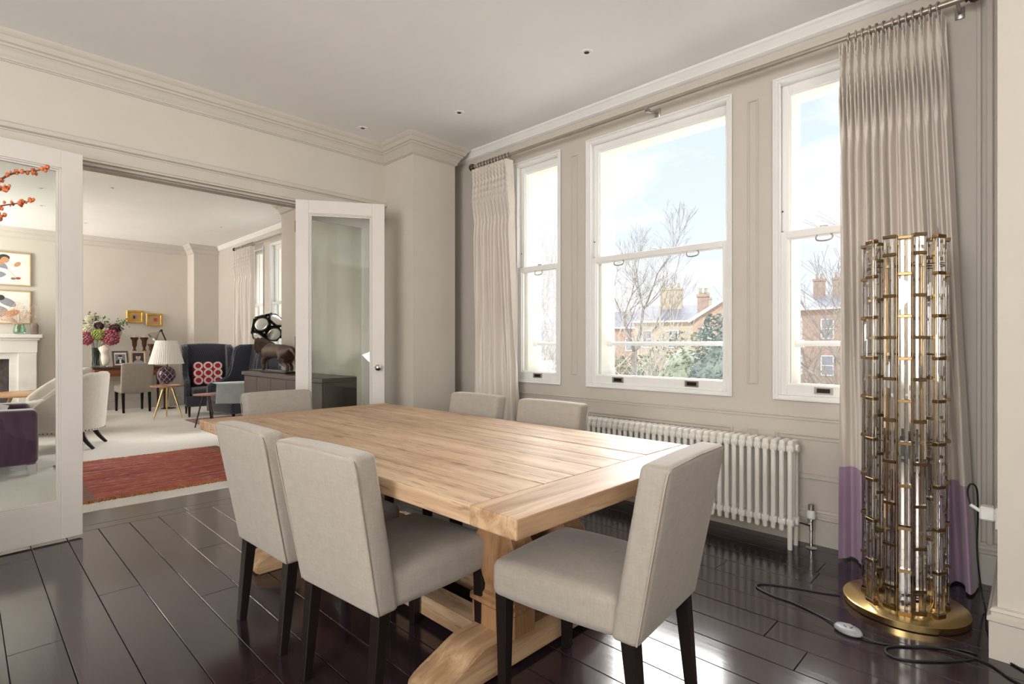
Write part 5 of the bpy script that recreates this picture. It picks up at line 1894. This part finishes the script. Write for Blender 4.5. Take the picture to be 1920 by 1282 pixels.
# ------------------------------------------------------------------ sideboard with sculpture, lens globe
sb = thing('sideboard', 'long taupe sideboard against the shaded pier in the next room', 'sideboard', (2.815, 6.35, 0.004))
obj('cabinet_body', bx(-0.20, 0.215, -1.10, 1.10, 0.08, 0.80, 0.003), M['taupe'], sb)
obj('cabinet_top', bx(-0.235, 0.225, -1.13, 1.13, 0.80, 0.845, 0.004), M['taupe'], sb)
obj('plinth', bx(-0.17, 0.20, -1.06, 1.06, 0.0, 0.08), M['mahogany_dark'], sb)
for i in range(5):
    y0 = -1.09 + i * 0.436
    d = obj('door', bx(-0.216, -0.2005, y0 + 0.003, y0 + 0.433, 0.095, 0.79, 0.002), M['taupe'], sb)
    obj('pull', bx(-0.224, -0.216, y0 + 0.39, y0 + 0.402, 0.42, 0.50, 0.002), M['darkmetal'], d)

# animal sculpture, mid-stride, head towards the window end
an = thing('animal_sculpture', 'dark shaggy bronze horse sculpture in mid-stride on the sideboard', 'sculpture', (2.80, 6.95, 0.851))


def skinned(name, joints, links, m, parent, sub=2):
    me = bpy.data.meshes.new(name)
    me.from_pydata([j[0] for j in joints], links, [])
    o = bpy.data.objects.new(name, me)
    C.objects.link(o)
    o.parent = parent
    me.materials.append(m)
    sk_ = o.modifiers.new('skin', 'SKIN')
    for v_, j in zip(me.skin_vertices[0].data, joints):
        v_.radius = (j[1], j[2] if len(j) > 2 else j[1])
    me.skin_vertices[0].data[0].use_root = True
    o.modifiers.new('sub', 'SUBSURF').levels = sub
    o.modifiers['sub'].render_levels = sub
    sk_.use_smooth_shade = True
    return o


J = [((0, -0.36, 0.27), 0.085, 0.095), ((0, -0.15, 0.26), 0.085, 0.095), ((0, 0.08, 0.265), 0.09, 0.10), ((0, 0.24, 0.285), 0.085, 0.10), ((0, 0.36, 0.335), 0.055, 0.075), ((0, 0.46, 0.355), 0.045, 0.055), ((0, 0.545, 0.305), 0.036, 0.045), ((0, 0.60, 0.235), 0.026, 0.03),
     ((0.05, 0.24, 0.19), 0.045), ((0.05, 0.42, 0.155), 0.033), ((0.05, 0.48, 0.075), 0.022), ((0.05, 0.52, 0.022), 0.022),
     ((-0.05, 0.18, 0.18), 0.045), ((-0.05, 0.25, 0.10), 0.03), ((-0.05, 0.21, 0.045), 0.02), ((-0.05, 0.25, 0.022), 0.02),
     ((0.05, -0.36, 0.18), 0.055), ((0.05, -0.30, 0.12), 0.036), ((0.05, -0.39, 0.07), 0.022), ((0.05, -0.37, 0.022), 0.022),
     ((-0.05, -0.38, 0.18), 0.055), ((-0.05, -0.38, 0.12), 0.036), ((-0.05, -0.50, 0.08), 0.022), ((-0.05, -0.50, 0.022), 0.022),
     ((0, -0.47, 0.30), 0.035), ((0, -0.58, 0.27), 0.04), ((0, -0.66, 0.19), 0.02)]
Lk = [(0, 1), (1, 2), (2, 3), (3, 4), (4, 5), (5, 6), (6, 7), (3, 8), (8, 9), (9, 10), (10, 11), (3, 12), (12, 13), (13, 14), (14, 15), (0, 16), (16, 17), (17, 18), (18, 19), (0, 20), (20, 21), (21, 22), (22, 23), (0, 24), (24, 25), (25, 26)]
skinned('horse_body', J, Lk, M['horse'], an)
bm = NB()
for k in range(26):
    t_ = k / 25
    y = 0.18 + 0.32 * t_
    z = 0.375 + 0.055 * t_
    for s in (-1, 1):
        tube(bm, smooth_path([(s * 0.012, y, z), (s * 0.06, y - 0.02, z - 0.03), (s * 0.078, y - 0.035, z - 0.13 - 0.03 * math.sin(k * 2.1))], 3), [0.013, 0.013, 0.012, 0.012, 0.011, 0.009, 0.005], 5)
obj('mane', bm, M['horse'], an, smooth=60)
for s in (-1, 1):
    obj('ear', lathe(NB(), [(0.012, 0.0), (0.010, 0.02), (0.0, 0.045)], (s * 0.025, 0.485, 0.395), 8), M['horse'], an, smooth=60)
obj('plinth', bx(-0.10, 0.10, -0.56, 0.58, 0.0, 0.016, 0.003), M['darkmetal'], an)

gl = thing('lens_lamp', 'black faceted globe of round mirror lenses on a stand near the lounge window', 'lamp', (3.00, 7.68, 0.004))
gz = 1.415
obj('base', lathe(NB(), [(0, 0), (0.16, 0), (0.16, 0.015), (0.02, 0.03), (0.014, 0.05), (0.014, gz - 0.17), (0, gz - 0.17)], (0, 0, 0), 26), M['darkmetal'], gl, smooth=40)
phi = (1 + 5 ** 0.5) / 2
dirs = [Vector(d).normalized() for a in (-1, 1) for b_ in (-phi, phi) for d in ((0, a, b_), (a, b_, 0), (b_, 0, a))]
rotm = Matrix.Rotation(R(24), 3, 'X') @ Matrix.Rotation(R(35), 3, 'Z')
bm_ring, first = None, None
for d in dirs:
    d = rotm @ d
    if d.z < -0.93:
        continue
    q = d.to_track_quat('Z', 'Y').to_matrix().to_4x4()
    q.translation = Vector((0, 0, gz)) + d * 0.185
    bm = lathe(NB(), [(0.118, -0.02), (0.123, 0.0), (0.120, 0.018), (0.106, 0.018), (0.102, 0.0), (0.106, -0.02), (0.118, -0.02)], (0, 0, 0), 6)
    bmesh.ops.transform(bm, matrix=q, verts=bm.verts)
    o = obj('lens_ring', bm, M['darkmetal'], gl)
    bm = lathe(NB(), [(0.106, 0.012), (0.075, 0.022), (0.04, 0.028), (0.0, 0.030)], (0, 0, 0), 24)
    bmesh.ops.transform(bm, matrix=q, verts=bm.verts)
    obj('lens', bm, M['mirror'], o, smooth=180)

# far curtain with its pole
fpole = thing('curtain_pole', 'taupe curtain pole over the window of the next room', 'curtain pole', (PX, 9.4, PZ))
obj('rod', tube(NB(), [(0, -1.95, 0), (0, 0.90, 0)], 0.0165, 12), M['pole'], fpole, smooth=50)
obj('finial', lathe(NB(), [(0.017, 0.90), (0.018, 0.914), (0.033, 0.925), (0.036, 0.938), (0.03, 0.952), (0, 0.962)], (0, 0, 0), 16, 'Y'), M['bronze'], fpole, smooth=40)
for yb in (0.86, -1.0):
    obj('bracket', tube(NB(), [(0.148, yb, 0), (0.0, yb, 0)], 0.009, 8), M['steel'], fpole)
for i in range(9):
    o = ring0.copy()
    C.objects.link(o)
    o.parent = fpole
    o.location = (0, 0.02 + 0.82 * (i + 0.5) / 9, 0)
curtain('beige silk curtain at the far window of the next room', 3.43, (9.45, 10.26), (9.35, 10.35), 2.858, 0.02, 8, 17, band=False)

# ------------------------------------------------------------------ flowering branches left of the frame
br = thing('branch_vase', 'tall dark vase of bare branches with orange blossom reaching in from the left', 'vase', (-0.42, 3.42, 0))
obj('vase_body', lathe(NB(), [(0, 0), (0.12, 0), (0.15, 0.1), (0.16, 0.35), (0.11, 0.60), (0.085, 0.68), (0.095, 0.72), (0.085, 0.72), (0.075, 0.68), (0, 0.6)], (0, 0, 0), 28), M['bronze'], br, smooth=50)
rb = random.Random(21)


def branch(pts, r0):
    p = smooth_path(pts, 6)
    bm = tube(NB(), p, [max(0.0015, r0 * (1 - 0.8 * i / len(p))) for i in range(len(p))], 6)
    o = obj('branch', bm, M['twig'], br, smooth=60)
    bm = NB()
    for i in range(len(p) // 3, len(p), 2):
        for k in range(rb.randint(2, 5)):
            q = p[i] + Vector((rb.uniform(-0.012, 0.012), rb.uniform(-0.012, 0.012), rb.uniform(-0.012, 0.012)))
            blob(bm, q, rb.uniform(0.004, 0.010), 1, (1, 1, 1.4), 0.3, i + k)
    blob(bm, p[-1], 0.006, 1)
    obj('blossom', bm, M['blossom'], o, smooth=60)


branch([(0, 0, 0.62), (0.10, 0.0, 1.2), (0.30, 0.01, 1.68), (0.545, 0, 1.955), (0.61, 0, 2.005), (0.67, 0, 2.028), (0.715, 0, 2.052)], 0.009)
branch([(0.02, 0, 0.62), (0.12, -0.02, 1.15), (0.32, -0.02, 1.6), (0.48, 0, 1.80), (0.55, 0, 1.838), (0.61, 0, 1.862), (0.66, 0, 1.882)], 0.008)
branch([(0, 0.02, 0.62), (0.06, 0.02, 1.3), (0.25, 0.02, 1.75), (0.45, 0.0, 1.88), (0.54, 0.0, 1.912), (0.575, 0.0, 1.925)], 0.008)
branch([(0, -0.02, 0.62), (0.10, -0.03, 1.1), (0.30, -0.02, 1.55), (0.46, 0, 1.745), (0.52, 0, 1.785), (0.555, 0, 1.79)], 0.008)
branch([(-0.02, 0, 0.62), (-0.10, 0.02, 1.3), (-0.2, 0.05, 1.9), (-0.28, 0.05, 2.2)], 0.009)
branch([(-0.02, 0, 0.62), (-0.02, -0.06, 1.4), (0.05, -0.12, 2.0), (0.10, -0.15, 2.25)], 0.009)

# ------------------------------------------------------------------ outdoors
GZ = -4.2
struct('garden_ground', bx(3.96, 140, -80, 120, GZ - 0.3, GZ), M['ground'])


def tree_mesh(bm, base, h, r, rnd_, depth=5, spread=0.55, up=0.35, trunk=0.30):
    """bare tree: forking tapered limbs ending in fine twigs"""
    def grow(p, d, L, rad, lv, first=False):
        n = 4
        pts = [p]
        rads = [rad]
        wob = 0.05 if first else 0.14
        for i in range(n):
            d = (d + Vector((rnd_.uniform(-1, 1), rnd_.uniform(-1, 1), rnd_.uniform(-0.4, 0.8))) * wob).normalized()
            p = p + d * L / n
            pts.append(p)
            rads.append(max(0.0035, rad * (1 - 0.36 * (i + 1) / n)))
        tube(bm, pts, rads, 6 if lv > 2 else 3, cap=False)
        if lv <= 0:
            return
        k = 2 if rnd_.random() < 0.5 else 3
        for j in range(k):
            a = rnd_.uniform(0, 2 * PI)
            side = Vector((math.cos(a), math.sin(a), 0))
            nd = (d + side * rnd_.uniform(spread * 0.5, spread) + Vector((0, 0, up * 0.3))).normalized()
            grow(p, nd, (h * 0.24 if first else L) * rnd_.uniform(0.62, 0.85), rads[-1] * rnd_.uniform(0.66, 0.86), lv - 1)
        if lv > 1:
            for j in range(3 if lv < 4 else 2):
                q = pts[rnd_.randint(2 if first else 1, 4)]
                a = rnd_.uniform(0, 2 * PI)
                nd = (d * 0.6 + Vector((math.cos(a), math.sin(a), 0.25))).normalized()
                grow(q, nd, (h * 0.24 if first else L) * rnd_.uniform(0.4, 0.7), rads[-1] * 0.45, lv - 2)
    grow(Vector(base), Vector((0, 0, 1)), h * trunk, r, depth, True)
    return bm


def tree(label, base, h, r, seed, m, depth=5, spread=0.6, trunk=0.30, stems=1):
    t = thing('bare_tree', label, 'tree', base, 0, 'bare trees outside the windows')
    r_ = random.Random(seed)
    bm = NB()
    for k in range(stems):
        b_ = (0, 0, 0) if stems == 1 else (r_.uniform(-0.8, 0.8), r_.uniform(-0.8, 0.8), 0)
        tree_mesh(bm, b_, h * (1 if stems == 1 else r_.uniform(0.75, 1.05)), r, r_, depth, spread, trunk=trunk)
    obj('limbs', bm, M[m], t, smooth=60)
    return t


def az(px, dist):
    """a garden spot on a bearing from the room centre"""
    a = math.atan((px - 960) / 1008.0)
    return (dist * math.cos(R(44.25) - a), dist * math.sin(R(44.25) - a))


tree('big bare tree with forked limbs, left in the middle window', (*az(1190, 15.5), GZ), 6.5, 0.13, 14, 'bark', 6, 0.55, 0.80)
for px, dist, h, sd, lab in ((1163, 9.0, 6.2, 31, 'slender pale birch at the left of the middle window'), (1205, 8.2, 4.8, 32, 'short leaning pale birch low in the middle window'), (1003, 11.0, 7.0, 33, 'thin pale birch nearest the left edge of the left window'), (1024, 14.0, 8.0, 34, 'thin pale birch in the centre of the left window'), (1044, 11.5, 7.2, 35, 'thin pale birch at the right edge of the left window')):
    tree(lab, (*az(px, dist), GZ), h, 0.028, sd, 'birch', 5, 0.42, 0.45)
tree('bare tree whose limbs fill the right window', (*az(1640, 11.0), GZ), 8.0, 0.13, 41, 'bark', 6, 0.95, 0.4)
for px, dist, h, sd, lab in ((1178, 22.0, 6.4, 51, 'twiggy winter thicket at the foot of the big forked tree'), (1235, 24.0, 6.6, 52, 'twiggy winter thicket behind the large evergreen shrub'), (1300, 22.0, 6.6, 53, 'twiggy winter thicket below the gable house'), (1350, 26.0, 6.3, 57, 'twiggy winter thicket at the right edge of the middle window'), (1015, 20.0, 7.4, 54, 'twiggy winter thicket in the left window, behind the birches'), (1050, 24.0, 7.4, 58, 'twiggy winter thicket in the left window, right half'), (1500, 21.0, 6.2, 55, 'twiggy winter thicket at the left of the right window'), (1555, 24.0, 6.4, 56, 'twiggy winter thicket at the curtain edge of the right window')):
    tree(lab, (*az(px, dist), GZ), h, 0.035, sd, 'winter_twig', 4, 0.5, 0.34, 9)


def shrub(label, base, rx, ry, h, seed, m):
    t = thing('evergreen_shrub', label, 'shrub', (base[0], base[1], GZ), 0, 'evergreen shrubs in the garden')
    r_ = random.Random(seed)
    bm = NB()
    for k in range(3600):
        z = r_.random() ** 0.7
        a = r_.uniform(0, 2 * PI)
        rr2 = math.sqrt(max(0, 1 - (z * 0.95) ** 2.2)) * r_.uniform(0.72, 1.05)
        p = Vector((rx * rr2 * math.cos(a), ry * rr2 * math.sin(a), h * z))
        s = r_.uniform(0.05, 0.125)
        d = Vector((r_.uniform(-1, 1), r_.uniform(-1, 1), r_.uniform(-0.5, 1))).normalized()
        e = d.cross(Vector((0.3, 0.5, 1))).normalized()
        v_ = [bm.verts.new(p - d * s * 0.5), bm.verts.new(p + e * s * 0.35), bm.verts.new(p + d * s * 0.7), bm.verts.new(p - e * s * 0.35)]
        bm.faces.new(v_)
    lv = obj('leaf_sprays', bm, M[m], t)
    lv['kind'] = 'stuff'
    obj('leaf_core', blob(NB(), (0, 0, h * 0.42), 1.0, 3, (rx * 0.80, ry * 0.80, h * 0.46), 0.35, seed), M[m], t, smooth=180)
    obj('stem', tube(NB(), [(0, 0, 0), (0, 0, h * 0.4)], [0.12, 0.06], 6), M['bark'], t)
    return t


shrub('large grey-green evergreen shrub, middle of the middle window', az(1285, 16.5), 2.3, 1.6, 5.75, 1, 'hedge')
shrub('bluish evergreen shrub at the right edge of the middle window', az(1360, 13.5), 1.25, 1.2, 6.1, 2, 'hedge2')
shrub('low evergreen shrub left of the large one in the middle window', az(1190, 19.5), 1.9, 1.3, 5.0, 3, 'hedge')
shrub('low evergreen shrub in the right window', az(1500, 16.0), 1.5, 1.3, 3.6, 6, 'hedge')


def house(label, loc, rz, w, d, eave, ridge, wall, chimneys, wins, gable=True):
    """local -X faces the garden; w along local Y"""
    t = thing('brick_house', label, 'house', (loc[0], loc[1], GZ), rz)
    bm = box(NB(), 0, d, -w / 2, w / 2, 0, eave)
    obj('walls', bm, M[wall], t)
    bm = NB()
    if gable:
        prof = [(-w / 2 - 0.4, eave - 0.15), (0, ridge), (w / 2 + 0.4, eave - 0.15), (w / 2 + 0.4, eave - 0.4), (0, ridge - 0.28), (-w / 2 - 0.4, eave - 0.4)]
        a = [bm.verts.new((-0.4, y, z)) for y, z in prof]
        b_ = [bm.verts.new((d + 0.4, y, z)) for y, z in prof]
        for j in range(6):
            bm.faces.new((a[j], a[(j + 1) % 6], b_[(j + 1) % 6], b_[j]))
        bm.faces.new((a[0], a[1], a[4], a[5]))
        bm.faces.new((a[1], a[2], a[3], a[4]))
        bm.faces.new((b_[0], b_[1], b_[4], b_[5]))
        bm.faces.new((b_[1], b_[2], b_[3], b_[4]))
        obj('roof', bm, M['slate'], t)
        bm = NB()
        g = [(-w / 2, eave), (0, ridge - 0.3), (w / 2, eave)]
        a = [bm.verts.new((0.0, y, z)) for y, z in g]
        b_ = [bm.verts.new((d, y, z)) for y, z in g]
        bm.faces.new(a)
        bm.faces.new(b_)
        for j in range(3):
            bm.faces.new((a[j], a[(j + 1) % 3], b_[(j + 1) % 3], b_[j]))
        obj('gable', bm, M[wall], t)
        bm = NB()
        for s in (-1, 1):
            tube(bm, [(-0.42, s * (w / 2 + 0.4), eave - 0.3), (-0.42, 0, ridge - 0.16)], 0.13, 4)
        obj('bargeboard', bm, M['white'], t)
    else:
        prof = [(-0.4, eave - 0.1), (d / 2, ridge), (d + 0.4, eave - 0.1)]
        a = [bm.verts.new((x, -w / 2 - 0.3, z)) for x, z in prof]
        b_ = [bm.verts.new((x, w / 2 + 0.3, z)) for x, z in prof]
        bm.faces.new(a)
        bm.faces.new(b_)
        for j in range(3):
            bm.faces.new((a[j], a[(j + 1) % 3], b_[(j + 1) % 3], b_[j]))
        obj('roof', bm, M['slate'], t)
        obj('gutter', tube(NB(), [(-0.45, -w / 2 - 0.3, eave - 0.1), (-0.45, w / 2 + 0.3, eave - 0.1)], 0.11, 6), M['white'], t)
    for (x, y, cw, z0, z1, pots) in chimneys:
        c_ = obj('chimney', box(box(NB(), x - 0.45, x + 0.45, y - cw / 2, y + cw / 2, z0, z1), x - 0.53, x + 0.53, y - cw / 2 - 0.08, y + cw / 2 + 0.08, z1 - 0.25, z1), M[wall], t)
        for k in range(pots):
            yy = y - cw / 2 + cw * (k + 0.5) / pots
            obj('chimney_pot', lathe(NB(), [(0.16, z1), (0.13, z1 + 0.5), (0.16, z1 + 0.55), (0.16, z1 + 0.62)], (x, yy, 0), 10), M['yellowbrick'], c_)
    for (y, z, ww, hh) in wins:
        bm = NB()
        for (a, b_, c_, e) in ((y - ww / 2, y + ww / 2, z, z + 0.1), (y - ww / 2, y + ww / 2, z + hh - 0.1, z + hh), (y - ww / 2, y - ww / 2 + 0.1, z, z + hh), (y + ww / 2 - 0.1, y + ww / 2, z, z + hh), (y - ww / 2, y + ww / 2, z + hh / 2 - 0.04, z + hh / 2 + 0.04)):
            box(bm, -0.08, 0.02, a, b_, c_, e)
        f = obj('window_frame', bm, M['white'], t)
        obj('glass_pane', bx(-0.03, -0.01, y - ww / 2, y + ww / 2, z, z + hh), M['inkgrey'], f)
    return t


h1 = az(1392, 50.0)
house('brick house with a white-edged gable, right in the middle window', h1, R(22), 8.0, 7.0, 7.7, 10.4, 'brick', [(5.0, 3.4, 1.0, 8.0, 10.2, 2)], [(2.8, 5.0, 1.1, 1.9), (-1.6, 5.0, 1.1, 1.9), (0.8, 5.0, 1.1, 1.9)])
h2 = az(1262, 66.0)
house('yellow brick house with a broad chimney stack, middle of the middle window', h2, R(20), 9.0, 7.0, 8.2, 10.2, 'yellowbrick', [(3.0, 0.6, 2.6, 8.4, 12.3, 3), (3.0, -3.4, 1.2, 8.4, 11.0, 2)], [(-3, 5.0, 1.2, 2.1), (0, 5.0, 1.2, 2.1), (3, 5.0, 1.2, 2.1)], False)
h3 = az(1540, 68.0)
house('brick house with two chimneys and white windows in the right window', h3, R(-4), 11.0, 7.0, 9.4, 11.2, 'brick', [(3.0, 1.2, 1.0, 9.8, 12.9, 2), (3.0, -0.8, 1.0, 9.8, 12.9, 2)], [(-3.2, 6.0, 1.3, 2.2), (-0.6, 6.0, 1.3, 2.2), (2.6, 6.0, 1.3, 2.2), (-3.2, 2.0, 1.3, 2.2), (-0.6, 2.0, 1.3, 2.2), (2.6, 2.0, 1.3, 2.2)], False)
h4 = az(1130, 84.0)
house('slate roofed house far off behind the big forked tree', h4, R(34), 11.0, 7.0, 8.0, 10.6, 'brick', [(3.0, 3.4, 1.3, 8.6, 12.4, 2)], [(-4, 4.4, 1.2, 2.0), (0, 4.4, 1.2, 2.0), (4, 4.4, 1.2, 2.0)], False)
